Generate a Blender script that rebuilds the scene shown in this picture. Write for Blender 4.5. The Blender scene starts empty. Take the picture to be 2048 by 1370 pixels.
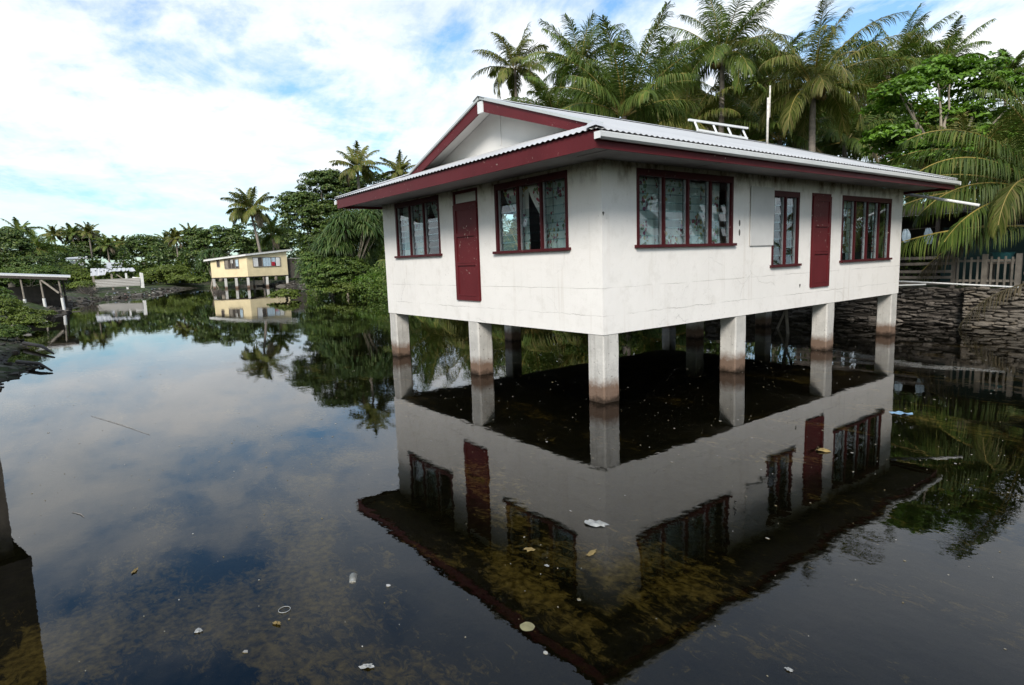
import bpy, math, random
import numpy as np
from mathutils import Vector, Matrix
R = math.radians
rng = np.random.default_rng(7)
random.seed(7)
scene = bpy.context.scene
COL = scene.collection

# ------------------------------------------------------------------ camera
FPX, PITCH, ROLL, YAW = 1212.3, 0.134178, 0.0347463, -0.9254573
CAM = np.array([6.0431, -6.1775, 2.0959])
_fw = np.array([math.sin(YAW)*math.cos(PITCH), math.cos(YAW)*math.cos(PITCH), -math.sin(PITCH)])
_r0 = np.array([math.cos(YAW), -math.sin(YAW), 0.0]); _d0 = np.cross(_fw, _r0)
_r = math.cos(ROLL)*_r0 + math.sin(ROLL)*_d0
_d = -math.sin(ROLL)*_r0 + math.cos(ROLL)*_d0
cam_data = bpy.data.cameras.new('camera')
cam = bpy.data.objects.new('camera', cam_data); COL.objects.link(cam)
M = Matrix(((_r[0], -_d[0], -_fw[0], CAM[0]), (_r[1], -_d[1], -_fw[1], CAM[1]), (_r[2], -_d[2], -_fw[2], CAM[2]), (0, 0, 0, 1)))
cam.matrix_world = M
cam_data.sensor_width = 36; cam_data.lens = FPX/2048*36
cam_data.clip_start = 0.05; cam_data.clip_end = 4000
scene.camera = cam

def at(px, py, depth):
    """a surveyed point of the place: photo pixel and distance in metres"""
    return CAM + depth*(_fw + _r*(px-1024)/FPX + _d*(py-685)/FPX)
def ground(px, depth, z=0.0):
    """the point at that bearing and distance, dropped to height z"""
    hy = 521 - (px-1024)*0.0345
    p = at(px, hy, depth); p[2] = z
    return p

# ------------------------------------------------------------------ materials
def new_mat(name):
    m = bpy.data.materials.new(name); m.use_nodes = True
    nt = m.node_tree; nt.nodes.clear()
    out = nt.nodes.new('ShaderNodeOutputMaterial')
    return m, nt, out
class NT:
    def __init__(s, nt): s.nt = nt
    def n(s, typ, **kw):
        nd = s.nt.nodes.new(typ)
        for k, v in kw.items():
            if k.startswith('i_'):
                key = k[2:]
                key = int(key) if key.isdigit() else key
                nd.inputs[key].default_value = v
            else: setattr(nd, k, v)
        return nd
    def l(s, a, b): s.nt.links.new(a, b)
    def pos(s): return s.n('ShaderNodeNewGeometry').outputs['Position']
    def obj(s): return s.n('ShaderNodeTexCoord').outputs['Object']
    def noise(s, vec, scale, detail=4, rough=.55, dist=0.0):
        nd = s.n('ShaderNodeTexNoise'); nd.inputs['Scale'].default_value = scale
        nd.inputs['Detail'].default_value = detail; nd.inputs['Roughness'].default_value = rough
        nd.inputs['Distortion'].default_value = dist
        if vec is not None: s.l(vec, nd.inputs['Vector'])
        return nd.outputs['Fac']
    def scalev(s, vec, sc, rot=(0,0,0), loc=(0,0,0)):
        mp = s.n('ShaderNodeMapping'); mp.inputs['Scale'].default_value = sc
        mp.inputs['Rotation'].default_value = rot; mp.inputs['Location'].default_value = loc
        s.l(vec, mp.inputs['Vector']); return mp.outputs['Vector']
    def ramp(s, fac, stops, interp='LINEAR'):
        cr = s.n('ShaderNodeValToRGB'); cr.color_ramp.interpolation = interp
        els = cr.color_ramp.elements
        while len(els) < len(stops): els.new(0.5)
        for e, (p, c) in zip(els, stops):
            e.position = p
            e.color = (c, c, c, 1) if isinstance(c, (int, float)) else (*c, 1)
        s.l(fac, cr.inputs['Fac']); return cr.outputs['Color']
    def mix(s, fac, a, b, mode='MIX'):
        mx = s.n('ShaderNodeMix', data_type='RGBA', blend_type=mode)
        for k, v in ((0, fac), (6, a), (7, b)):
            if isinstance(v, (int, float)): mx.inputs[k].default_value = v if k == 0 else (v, v, v, 1)
            elif isinstance(v, tuple): mx.inputs[k].default_value = (*v, 1)
            else: s.l(v, mx.inputs[k])
        return mx.outputs[2]
    def math(s, op, a, b=0.0, c=None):
        m = s.n('ShaderNodeMath', operation=op)
        for k, v in ((0, a), (1, b), (2, c)):
            if v is None: continue
            if isinstance(v, (int, float)): m.inputs[k].default_value = v
            else: s.l(v, m.inputs[k])
        return m.outputs[0]
    def sep(s, vec):
        x = s.n('ShaderNodeSeparateXYZ'); s.l(vec, x.inputs[0]); return x.outputs
    def bump(s, h, strength=.3, dist=.02):
        b = s.n('ShaderNodeBump'); b.inputs['Strength'].default_value = strength
        b.inputs['Distance'].default_value = dist; s.l(h, b.inputs['Height']); return b.outputs['Normal']
    def bsdf(s, color, rough=.6, normal=None, metallic=0.0, spec=.4):
        b = s.n('ShaderNodeBsdfPrincipled')
        if isinstance(color, tuple): b.inputs['Base Color'].default_value = (*color, 1)
        else: s.l(color, b.inputs['Base Color'])
        if isinstance(rough, (int, float)): b.inputs['Roughness'].default_value = rough
        else: s.l(rough, b.inputs['Roughness'])
        b.inputs['Metallic'].default_value = metallic
        b.inputs['Specular IOR Level'].default_value = spec
        if normal is not None: s.l(normal, b.inputs['Normal'])
        return b.outputs[0]

def m_simple(name, color, rough=.6, var=.25, scale=6, metallic=0, bump=.15, bscale=40, stretch=(1,1,1), spec=.4):
    m, nt, out = new_mat(name); t = NT(nt)
    p = t.scalev(t.obj(), stretch)
    n = t.noise(p, scale, 5)
    c = t.mix(t.ramp(n, [(.3, 0.0), (.7, 1.0)]), tuple(x*(1-var) for x in color), tuple(min(1, x*(1+var)) for x in color))
    nb = t.bump(t.noise(p, bscale, 3), bump, .01)
    t.l(t.bsdf(c, rough, nb, metallic, spec), out.inputs[0]); return m

def m_wall(name, base, seed=0, dirt=1.0):
    m, nt, out = new_mat(name); t = NT(nt)
    p = t.scalev(t.obj(), (1,1,1), loc=(seed, seed*1.7, 0))
    z = t.sep(t.obj())[2]
    c = t.mix(t.ramp(t.noise(p, .9, 6), [(.35, 0.0), (.75, 1.0)]), base, tuple(x*.93 for x in base))
    # blotchy weather marks
    bl = t.ramp(t.noise(p, 3.2, 8, .72), [(.52, 0.0), (.78, .42*dirt)])
    c = t.mix(bl, c, (.50, .46, .40))
    # grime speckles
    sp = t.ramp(t.noise(p, 26, 3, .6), [(.62, 0.0), (.72, .55*dirt)])
    spm = t.ramp(t.noise(p, 1.3, 3), [(.48, 0.0), (.68, 1.0)])
    c = t.mix(t.math('MULTIPLY', sp, spm), c, (.22, .19, .15))
    # thin vertical run-off streaks
    st = t.noise(t.scalev(t.obj(), (11, 11, .35)), 1.0, 4)
    sm = t.ramp(t.noise(p, .9, 2), [(.40, 0.0), (.62, 1.0)])
    c = t.mix(t.math('MULTIPLY', t.ramp(st, [(.57, 0.0), (.78, .42*dirt)]), sm), c, (.42, .34, .25))
    # rusty patches along the top course
    top = t.n('ShaderNodeMapRange', i_1=3.05, i_2=3.38); t.l(z, top.inputs[0])
    rs = t.ramp(t.noise(t.scalev(p, (3.2, 3.2, 1.6)), 1.0, 7, .7), [(.47, 0.0), (.63, 1.0*dirt)])
    c = t.mix(t.math('MULTIPLY', top.outputs[0], rs), c, (.20, .14, .085))
    # hairline cracks, wandering, plus pour lines
    wob = t.noise(p, 2.6, 6, .7)
    def line(h, w, wa):
        zz = t.math('ABSOLUTE', t.math('ADD', t.math('SUBTRACT', z, h), t.math('MULTIPLY', t.math('SUBTRACT', wob, .5), wa)))
        return t.math('LESS_THAN', zz, w)
    cr = t.math('ADD', line(1.66, .0035, .05), line(1.27, .004, .10))
    cr = t.math('MULTIPLY', cr, t.ramp(t.noise(p, 1.4, 2), [(.38, 0.0), (.58, .75)]))
    vo = t.n('ShaderNodeTexVoronoi', feature='DISTANCE_TO_EDGE'); vo.inputs['Scale'].default_value = .55
    vv = t.n('ShaderNodeVectorMath', operation='ADD'); t.l(p, vv.inputs[0])
    wn = t.n('ShaderNodeTexNoise'); wn.inputs['Scale'].default_value = 3.0; wn.inputs['Detail'].default_value = 6; t.l(p, wn.inputs['Vector'])
    ws = t.n('ShaderNodeVectorMath', operation='SCALE'); ws.inputs[3].default_value = .35; t.l(wn.outputs['Color'], ws.inputs[0]); t.l(ws.outputs[0], vv.inputs[1])
    t.l(vv.outputs[0], vo.inputs['Vector'])
    ck = t.math('MULTIPLY', t.math('LESS_THAN', vo.outputs['Distance'], .0022), t.ramp(t.noise(p, .9, 2), [(.54, 0.0), (.66, .45)]))
    ck = t.math('MAXIMUM', cr, ck)
    c = t.mix(t.math('MULTIPLY', ck, .8), c, (.30, .27, .24))
    h = t.math('ADD', t.math('MULTIPLY', t.noise(p, 60, 4), .25), t.math('ADD', t.math('MULTIPLY', t.noise(p, 5, 4), .8), t.math('MULTIPLY', ck, -.5)))
    t.l(t.bsdf(c, .62, t.bump(h, .6, .014), 0, .3), out.inputs[0]); return m

def m_concrete(name, base=(.60, .575, .53)):
    m, nt, out = new_mat(name); t = NT(nt)
    g = t.pos(); z = t.sep(g)[2]
    c = t.mix(t.ramp(t.noise(g, 2.2, 7, .65), [(.3, 0.0), (.72, 1.0)]), base, tuple(x*.66 for x in base))
    vs = t.noise(t.scalev(g, (14, 14, .9)), 1.0, 5)
    c = t.mix(t.ramp(vs, [(.56, 0.0), (.80, .50)]), c, (.18, .16, .14))
    c = t.mix(t.ramp(t.noise(g, 22, 3), [(.66, 0.0), (.72, .7)]), c, (.10, .09, .08))
    wob = t.math('ADD', t.math('MULTIPLY', t.math('SUBTRACT', t.noise(g, 7, 6, .7), .5), .26), t.math('MULTIPLY', t.math('SUBTRACT', t.noise(g, .6, 1), .5), .22))
    zw = t.math('ADD', z, wob)
    # tide stain: rust-brown band then slimy black at the waterline
    b1 = t.n('ShaderNodeMapRange', i_1=.36, i_2=.20); t.l(zw, b1.inputs[0])
    c = t.mix(t.math('MULTIPLY', b1.outputs[0], .88), c, (.125, .062, .030))
    b2 = t.n('ShaderNodeMapRange', i_1=.10, i_2=.01); t.l(zw, b2.inputs[0])
    c = t.mix(t.math('MULTIPLY', b2.outputs[0], .92), c, (.022, .014, .008))
    h = t.math('ADD', t.noise(g, 30, 5), t.math('MULTIPLY', vs, .6))
    t.l(t.bsdf(c, .8, t.bump(h, .5, .012), 0, .25), out.inputs[0]); return m

def m_red(name, base=(.084, .0125, .0155)):
    m, nt, out = new_mat(name); t = NT(nt)
    p = t.obj()
    c = t.mix(t.ramp(t.noise(p, 2.0, 6), [(.3, 0.0), (.75, 1.0)]), base, tuple(x*1.35 for x in base))
    ch = t.math('MULTIPLY', t.ramp(t.noise(p, 16, 5, .7), [(.64, 0.0), (.66, 1.0)]), t.ramp(t.noise(p, 1.1, 2), [(.52, 0.0), (.60, 1.0)]))
    c = t.mix(ch, c, (.48, .42, .35))
    t.l(t.bsdf(c, .48, t.bump(t.noise(p, 24, 4), .2, .008), 0, .16), out.inputs[0]); return m

def m_island(name, cols, rough=.5, bump=None, trans=0.0, spec=.4, brown=None):
    """each leaf / stone of the mesh takes its own tint"""
    m, nt, out = new_mat(name); t = NT(nt)
    g = t.n('ShaderNodeNewGeometry')
    k = len(cols)
    c = t.ramp(g.outputs['Random Per Island'], [(i/max(1, k-1), cc) for i, cc in enumerate(cols)])
    big = t.ramp(t.noise(g.outputs['Position'], .8, 3), [(.3, .72), (.7, 1.2)])
    c = t.mix(1.0, c, big, 'MULTIPLY')
    nb = t.bump(t.noise(g.outputs['Position'], bump, 4), .6, .03) if bump else None
    b = t.bsdf(c, rough, nb, 0, spec)
    if trans > 0:
        tr = t.n('ShaderNodeBsdfTranslucent'); t.l(t.mix(1.0, c, (1.25, 1.35, .6), 'MULTIPLY'), tr.inputs['Color'])
        ms = t.n('ShaderNodeMixShader'); ms.inputs[0].default_value = trans
        t.l(b, ms.inputs[1]); t.l(tr.outputs[0], ms.inputs[2]); b = ms.outputs[0]
    t.l(b, out.inputs[0]); return m

def m_glass(name):
    m, nt, out = new_mat(name); t = NT(nt)
    f = t.n('ShaderNodeFresnel'); bf = t.n('ShaderNodeNewGeometry').outputs['Backfacing']
    t.l(t.math('SUBTRACT', 1.5, t.math('MULTIPLY', bf, 1.5-1/1.5)), f.inputs['IOR'])
    fac = t.math('MINIMUM', t.math('ADD', t.math('MULTIPLY', f.outputs[0], .95), .0), 1.0)
    gl = t.n('ShaderNodeBsdfGlossy'); gl.inputs['Roughness'].default_value = .02; gl.inputs['Color'].default_value = (.95, .97, 1, 1)
    tr = t.n('ShaderNodeBsdfTransparent'); tr.inputs['Color'].default_value = (.84, .90, .90, 1)
    ms = t.n('ShaderNodeMixShader'); t.l(fac, ms.inputs[0]); t.l(tr.outputs[0], ms.inputs[1]); t.l(gl.outputs[0], ms.inputs[2])
    t.l(ms.outputs[0], out.inputs[0]); return m

def m_curtain(name):
    m, nt, out = new_mat(name); t = NT(nt)
    uv = t.n('ShaderNodeTexCoord').outputs['UV']
    vo = t.n('ShaderNodeTexVoronoi'); vo.inputs['Scale'].default_value = 2.6; vo.inputs['Randomness'].default_value = .85
    t.l(uv, vo.inputs['Vector'])
    pet = t.n('ShaderNodeTexVoronoi'); pet.inputs['Scale'].default_value = 15; t.l(uv, pet.inputs['Vector'])
    blot = t.math('LESS_THAN', t.math('ADD', vo.outputs['Distance'], t.math('MULTIPLY', t.noise(uv, 9, 3), .35)), .64)
    dots = t.math('LESS_THAN', pet.outputs['Distance'], .50)
    msk = t.math('MULTIPLY', blot, dots)
    hue = t.n('ShaderNodeSeparateColor'); t.l(pet.outputs['Color'], hue.inputs[0])
    fc = t.ramp(hue.outputs[0], [(0.0, (.42, .10, .13)), (.3, (.36, .12, .22)), (.5, (.62, .48, .22)), (.7, (.24, .32, .18)), (1.0, (.56, .30, .24))], 'CONSTANT')
    c = t.mix(msk, (.84, .87, .84), fc)
    b = t.bsdf(c, .8, None, 0, .2)
    tr = t.n('ShaderNodeBsdfTranslucent'); t.l(c, tr.inputs['Color'])
    ms = t.n('ShaderNodeMixShader'); ms.inputs[0].default_value = .35; t.l(b, ms.inputs[1]); t.l(tr.outputs[0], ms.inputs[2])
    t.l(ms.outputs[0], out.inputs[0]); return m

def m_roof(name, base=(.60, .60, .59), rust=.35):
    m, nt, out = new_mat(name); t = NT(nt)
    p = t.obj()
    c = t.mix(t.ramp(t.noise(p, .7, 6), [(.3, 0.0), (.7, 1.0)]), base, tuple(x*.86 for x in base))
    c = t.mix(t.ramp(t.noise(p, 7, 6, .7), [(.58, 0.0), (.75, rust)]), c, (.33, .29, .25))
    t.l(t.bsdf(c, .5, t.bump(t.noise(p, 30, 3), .15, .005), .15, .4), out.inputs[0]); return m

def m_water():
    m, nt, out = new_mat('lagoon_water'); t = NT(nt)
    g = t.pos()
    v = t.scalev(g, (1.0, 1.0, 1.0))
    n1 = t.noise(v, 2.2, 3, .5); n2 = t.noise(t.scalev(g, (.35, .9, 1), rot=(0, 0, R(18))), 1.1, 3, .5); n3 = t.noise(v, 14, 2, .5)
    # calm glassy patches and faintly ruffled ones
    cat = t.ramp(t.noise(t.scalev(g, (.06, .22, 1)), 1.0, 3), [(.42, .25), (.62, 1.0)])
    h = t.math('ADD', t.math('ADD', t.math('MULTIPLY', n1, .22), t.math('MULTIPLY', n2, .7)), t.math('MULTIPLY', n3, .055))
    h = t.math('MULTIPLY', h, cat)
    nb = t.bump(h, 1.0, .0070)
    f = t.n('ShaderNodeFresnel'); f.inputs['IOR'].default_value = 1.333; t.l(nb, f.inputs['Normal'])
    gl = t.n('ShaderNodeBsdfGlossy'); gl.inputs['Roughness'].default_value = 0.0; t.l(nb, gl.inputs['Normal'])
    gl.inputs['Color'].default_value = (1, 1, 1, 1)
    tr = t.n('ShaderNodeBsdfTransparent'); tr.inputs['Color'].default_value = (.70, .66, .46, 1)
    ms = t.n('ShaderNodeMixShader'); t.l(f.outputs[0], ms.inputs[0]); t.l(tr.outputs[0], ms.inputs[1]); t.l(gl.outputs[0], ms.inputs[2])
    t.l(ms.outputs[0], out.inputs[0]); return m

def m_ground():
    m, nt, out = new_mat('shore_and_lagoon_bed'); t = NT(nt)
    g = t.pos(); z = t.sep(g)[2]
    # land: coral sand, leaf litter, coral rubble
    land = t.mix(t.ramp(t.noise(g, .5, 6), [(.35, 0.0), (.65, 1.0)]), (.030, .028, .018), (.065, .058, .044))
    land = t.mix(t.ramp(t.noise(g, .23, 4), [(.42, 0.0), (.58, .9)]), land, (.040, .064, .014))
    vo = t.n('ShaderNodeTexVoronoi'); vo.inputs['Scale'].default_value = 5; t.l(g, vo.inputs['Vector'])
    vs = t.n('ShaderNodeSeparateColor'); t.l(vo.outputs['Color'], vs.inputs[0])
    land = t.mix(t.ramp(vs.outputs[0], [(.80, 0.0), (.97, .6)]), land, (.20, .18, .15))
    # bed: dark silt with drifts of ochre algae
    gr = t.scalev(g, (1.0, 1.9, 1.0), rot=(0, 0, R(-34)))
    wn = t.n('ShaderNodeTexNoise'); wn.inputs['Scale'].default_value = .9; wn.inputs['Detail'].default_value = 5; t.l(g, wn.inputs['Vector'])
    big = t.noise(gr, .55, 5, .6, .4)
    fine = t.noise(gr, 6.5, 10, .80, .8)
    pat = t.ramp(t.noise(t.scalev(g, (.42, .8, 1), rot=(0, 0, R(-34)), loc=(4.2, 1.1, 0)), 1.0, 3), [(.36, 0.0), (.60, .075)])
    alg = t.math('ADD', t.math('ADD', t.math('MULTIPLY', big, .56), t.math('MULTIPLY', fine, .50)), t.math('SUBTRACT', pat, .012))
    dv = t.n('ShaderNodeVectorMath', operation='DISTANCE'); t.l(g, dv.inputs[0]); dv.inputs[1].default_value = (2.0, -5.0, 0)
    nearb = t.n('ShaderNodeMapRange', i_1=1.0, i_2=4.2, i_3=.024, i_4=-.044); t.l(dv.outputs['Value'], nearb.inputs[0])
    alg = t.math('ADD', alg, nearb.outputs[0])
    bed = t.mix(t.ramp(t.noise(g, 9, 9, .8), [(.40, 0.0), (.68, 1.0)]), (.003, .003, .0015), (.030, .026, .011))
    bed = t.mix(t.ramp(alg, [(.588, 0.0), (.612, .6), (.672, 1.0)]), bed, t.mix(t.ramp(t.noise(g, 18, 5), [(.35, 0.0), (.65, 1.0)]), (.10, .066, .016), (.40, .28, .095)))
    dot = t.ramp(t.noise(g, 26, 3, .6), [(.70, 0.0), (.74, .6)])
    bed = t.mix(t.math('MULTIPLY', dot, t.ramp(t.noise(g, 2, 2), [(.45, 0.0), (.6, 1.0)])), bed, (.14, .10, .05))
    k = t.n('ShaderNodeMapRange', i_1=-.02, i_2=.10); t.l(z, k.inputs[0])
    c = t.mix(k.outputs[0], bed, land)
    t.l(t.bsdf(c, .9, t.bump(t.noise(g, 9, 6, .7), .8, .05), 0, .15), out.inputs[0]); return m

MT = {}
MT['wall'] = m_wall('white_wall_paint', (.82, .785, .74))
MT['gable'] = m_simple('white_gable_board', (.68, .665, .64), .6, .06, 1.5)
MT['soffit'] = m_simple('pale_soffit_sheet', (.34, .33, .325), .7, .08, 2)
MT['concrete'] = m_concrete('weathered_concrete')
MT['red'] = m_red('maroon_paint')
MT['red_shaded'] = m_red('maroon_paint_shaded', (.056, .0095, .0115))  # trim maroon made darker: shade on the window frames put into the colour
MT['reddoor'] = m_red('maroon_door_paint', (.092, .013, .0155))
MT['roof'] = m_roof('white_roof_sheet', (.58, .575, .56), .22)
MT['cap'] = m_roof('grey_green_flashing', (.50, .53, .52), .3)
MT['gutter'] = m_simple('white_gutter_metal', (.70, .71, .70), .4, .05, 3)
MT['pvc'] = m_simple('white_pipe_plastic', (.74, .74, .72), .4, .06, 5)
MT['alu'] = m_simple('dull_aluminium', (.42, .43, .44), .4, .1, 8, .6)
MT['glass'] = m_glass('louvre_glass')
MT['curtain'] = m_curtain('floral_curtain_cloth')
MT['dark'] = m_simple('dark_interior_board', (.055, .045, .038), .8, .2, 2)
MT['board'] = m_simple('grey_white_sheet', (.60, .59, .57), .6, .06, 3)
MT['mark'] = m_simple('dark_hole_stain', (.10, .09, .08), .8, .2, 20)
MT['rust'] = m_simple('rusty_white_steel', (.62, .58, .52), .5, .3, 12)
MT['yellow'] = m_simple('cream_yellow_paint', (.74, .61, .37), .65, .10, 1.2)
MT['weather'] = m_simple('weathered_timber', (.17, .145, .12), .8, .35, 5, stretch=(1, 1, .4))
MT['weather2'] = m_simple('pale_weathered_timber', (.23, .20, .165), .8, .3, 5)
MT['darkwood'] = m_simple('dark_wet_timber', (.045, .037, .03), .8, .3, 5)
MT['white'] = m_simple('faded_white_paint', (.66, .65, .62), .6, .12, 2)
MT['corr'] = m_roof('weathered_corrugated_iron', (.33, .315, .29), .5)
MT['teal'] = m_simple('dark_teal_wall_paint', (.014, .040, .034), .7, .25, 2)
MT['basin'] = m_simple('turquoise_plastic', (.10, .34, .36), .45, .1, 5)
MT['cloth'] = m_simple('pale_blue_cloth', (.42, .52, .58), .8, .25, 9)
MT['redcloth'] = m_simple('red_cloth', (.40, .012, .03), .7, .2, 6)
MT['bark'] = m_simple('palm_bark', (.20, .17, .14), .85, .3, 3, bump=.8, bscale=9, stretch=(1, 1, 2.2))
MT['bark2'] = m_simple('pale_tree_bark', (.26, .22, .17), .8, .3, 3, bump=.5, bscale=16)
MT['coconut'] = m_island('coconut_husk', [(.09, .10, .02), (.16, .12, .03), (.10, .06, .02)], .5)
MT['palm'] = m_island('palm_leaflet', [(0.0564, 0.0966, 0.0174), (0.0874, 0.1369, 0.0268), (0.124, 0.1745, 0.0322), (0.0676, 0.11, 0.0242), (0.2114, 0.2147, 0.0537)], .52, trans=.25, spec=.22)
MT['palmy'] = m_island('olive_palm_leaflet', [(0.0658, 0.0898, 0.016), (0.0978, 0.1257, 0.0219), (0.1546, 0.1616, 0.0379), (0.1995, 0.1696, 0.0599)], .52, trans=.25, spec=.22)
MT['palmdry'] = m_island('dry_palm_leaflet', [(.11, .085, .045), (.18, .14, .09), (.075, .065, .024), (.25, .21, .16)], .7, trans=.15)
MT['rachis'] = m_simple('palm_rachis', (.30, .23, .06), .5, .25, 3)
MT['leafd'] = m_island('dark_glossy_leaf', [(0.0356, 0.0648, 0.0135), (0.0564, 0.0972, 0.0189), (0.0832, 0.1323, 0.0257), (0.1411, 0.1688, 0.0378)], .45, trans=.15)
MT['leafm'] = m_island('green_leaf', [(0.0495, 0.0925, 0.0163), (0.077, 0.1325, 0.0225), (0.11, 0.1725, 0.03), (0.165, 0.2125, 0.04)], .5, trans=.2)
MT['leafb'] = m_island('bright_green_leaf', [(0.0805, 0.1667, 0.0161), (0.1207, 0.23, 0.0207), (0.161, 0.2875, 0.0299), (0.069, 0.1323, 0.0161)], .45, trans=.28)
MT['leafo'] = m_island('orange_leaf', [(.42, .18, .03), (.36, .24, .04)], .5, trans=.2)
MT['mang'] = m_island('mangrove_leaf', [(0.0829, 0.1218, 0.0174), (0.1212, 0.1668, 0.0232), (0.1723, 0.2146, 0.0319), (0.0702, 0.1015, 0.0174)], .5, trans=.2)
MT['strap'] = m_island('pandanus_leaf', [(0.0405, 0.0837, 0.0189), (0.0648, 0.1188, 0.027), (0.1013, 0.1553, 0.0405), (0.1485, 0.1755, 0.0607)], .45, trans=.2)
MT['stone'] = m_island('dark_coral_stone', [(0.0504, 0.0448, 0.04), (0.0924, 0.08, 0.0704), (0.1428, 0.124, 0.104), (0.0714, 0.0624, 0.0528), (0.2016, 0.176, 0.152)], .85, bump=14, spec=.2)
MT['stone2'] = m_island('pale_coral_slab', [(0.1638, 0.1404, 0.1131), (0.2211, 0.1911, 0.156), (0.2703, 0.234, 0.195), (0.1884, 0.156, 0.117)], .85, bump=14, spec=.2)
MT['rubble'] = m_island('shore_rubble', [(.030, .028, .022), (.06, .054, .046), (.10, .09, .075), (.04, .033, .025), (.19, .175, .15)], .85, bump=10, spec=.2)
MT['trash'] = m_island('coloured_litter', [(.50, .50, .48), (.34, .27, .12), (.28, .09, .07), (.15, .20, .26), (.42, .39, .33), (.50, .50, .48), (.30, .27, .22)], .5)
MT['speck'] = m_island('floating_speck', [(.34, .33, .30), (.20, .16, .08), (.12, .09, .04), (.48, .47, .45)], .6)
MT['scrap'] = m_simple('crumpled_white_plastic', (.30, .30, .28), .35, .1, 20, bump=.8, bscale=30)
MT['ochre'] = m_simple('ochre_dead_leaf', (.22, .155, .055), .6, .3, 14)
MT['olive'] = m_simple('olive_slimy_lid', (.20, .18, .09), .5, .25, 14)
MT['blue'] = m_simple('pale_blue_plastic', (.20, .33, .45), .35, .2, 12)
MT['tin'] = m_simple('dull_tin', (.40, .38, .33), .35, .25, 20, .5)
MT['twig'] = m_simple('grey_brown_twig', (.10, .085, .07), .8, .3, 6)
MT['ground'] = m_ground()
MT['water'] = m_water()

# ------------------------------------------------------------------ mesh builder
class MB:
    def __init__(s): s.V = []; s.nv = 0; s.F = []; s.uv = {}
    def add(s, V, F, mi=0):
        V = np.asarray(V, float).reshape(-1, 3); F = np.asarray(F, np.int64)
        s.V.append(V); s.F.append((F + s.nv, mi)); s.nv += len(V)
    def poly(s, pts, mi=0): s.add(pts, [list(range(len(pts)))], mi)
    def box(s, a, b, mi=0):
        a = np.minimum(a, b).astype(float) if False else np.minimum(np.array(a, float), np.array(b, float)); b = np.maximum(np.array(a, float), np.array(b, float))
        x0, y0, z0 = a; x1, y1, z1 = b
        V = [(x0,y0,z0),(x1,y0,z0),(x1,y1,z0),(x0,y1,z0),(x0,y0,z1),(x1,y0,z1),(x1,y1,z1),(x0,y1,z1)]
        s.add(V, [(0,3,2,1),(4,5,6,7),(0,1,5,4),(1,2,6,5),(2,3,7,6),(3,0,4,7)], mi)
    def hexa(s, bottom, top, mi=0):
        s.add(list(bottom)+list(top), [(3,2,1,0),(4,5,6,7),(0,1,5,4),(1,2,6,5),(2,3,7,6),(3,0,4,7)], mi)
    def bar(s, p, q, w, h, up=(0,0,1), mi=0):
        p = np.array(p, float); q = np.array(q, float); d = q-p; d /= np.linalg.norm(d)
        sd = np.cross(d, up); sd /= np.linalg.norm(sd); u = np.cross(sd, d)
        o = [(-w/2,-h/2),(w/2,-h/2),(w/2,h/2),(-w/2,h/2)]
        s.hexa([p+sd*a+u*b for a, b in o], [q+sd*a+u*b for a, b in o], mi)
    def tube(s, P, rad, n=8, mi=0, cap=True):
        P = np.asarray(P, float); k = len(P); rad = np.broadcast_to(np.asarray(rad, float), (k,))
        T = np.gradient(P, axis=0); T /= np.linalg.norm(T, axis=1)[:, None]+1e-12
        ref = np.array([0,0,1.]) if abs(T[0][2]) < .9 else np.array([1.,0,0])
        V = []; u = None
        for i in range(k):
            if u is None: u = np.cross(T[i], ref)
            u = u - T[i]*(u@T[i]); u /= np.linalg.norm(u)+1e-12
            v = np.cross(T[i], u)
            a = np.arange(n)*2*np.pi/n
            V.append(P[i] + rad[i]*(np.cos(a)[:, None]*u + np.sin(a)[:, None]*v))
        V = np.concatenate(V)
        F = []
        for i in range(k-1):
            for j in range(n):
                F.append((i*n+j, i*n+(j+1) % n, (i+1)*n+(j+1) % n, (i+1)*n+j))
        s.add(V, F, mi)
        if cap:
            s.F.append((np.array([[s.nv-len(V)+j for j in range(n)][::-1]]), mi)); s.F.append((np.array([[s.nv-n+j for j in range(n)]]), mi))
    def build(s, name, mats, parent=None, loc=None, smooth=False, origin=None, uv=None):
        V = np.concatenate(s.V) if s.V else np.zeros((0, 3))
        if origin is not None: V = V - np.asarray(origin, float)
        me = bpy.data.meshes.new(name)
        tot = []; idx = []; mi = []
        for F, m in s.F:
            idx.append(F.reshape(-1)); tot.append(np.full(len(F), F.shape[1])); mi.append(np.full(len(F), m))
        idx = np.concatenate(idx); tot = np.concatenate(tot); mi = np.concatenate(mi)
        me.vertices.add(len(V)); me.vertices.foreach_set('co', V.astype(np.float32).ravel())
        me.loops.add(len(idx)); me.loops.foreach_set('vertex_index', idx.astype(np.int32))
        st = np.concatenate([[0], np.cumsum(tot)[:-1]])
        me.polygons.add(len(tot)); me.polygons.foreach_set('loop_start', st.astype(np.int32))
        me.polygons.foreach_set('material_index', mi.astype(np.int32))
        me.polygons.foreach_set('use_smooth', np.full(len(tot), bool(smooth)))
        for m in (mats if isinstance(mats, (list, tuple)) else [mats]): me.materials.append(MT[m] if isinstance(m, str) else m)
        if uv is not None:
            ul = me.uv_layers.new(name='UVMap'); ul.data.foreach_set('uv', np.asarray(uv, np.float32)[idx].ravel())
        me.update(calc_edges=True); me.validate()
        o = bpy.data.objects.new(name, me); COL.objects.link(o)
        if origin is not None and parent is None: o.location = tuple(origin)
        if loc is not None: o.location = tuple(loc)
        if parent is not None: o.parent = parent
        return o

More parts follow.
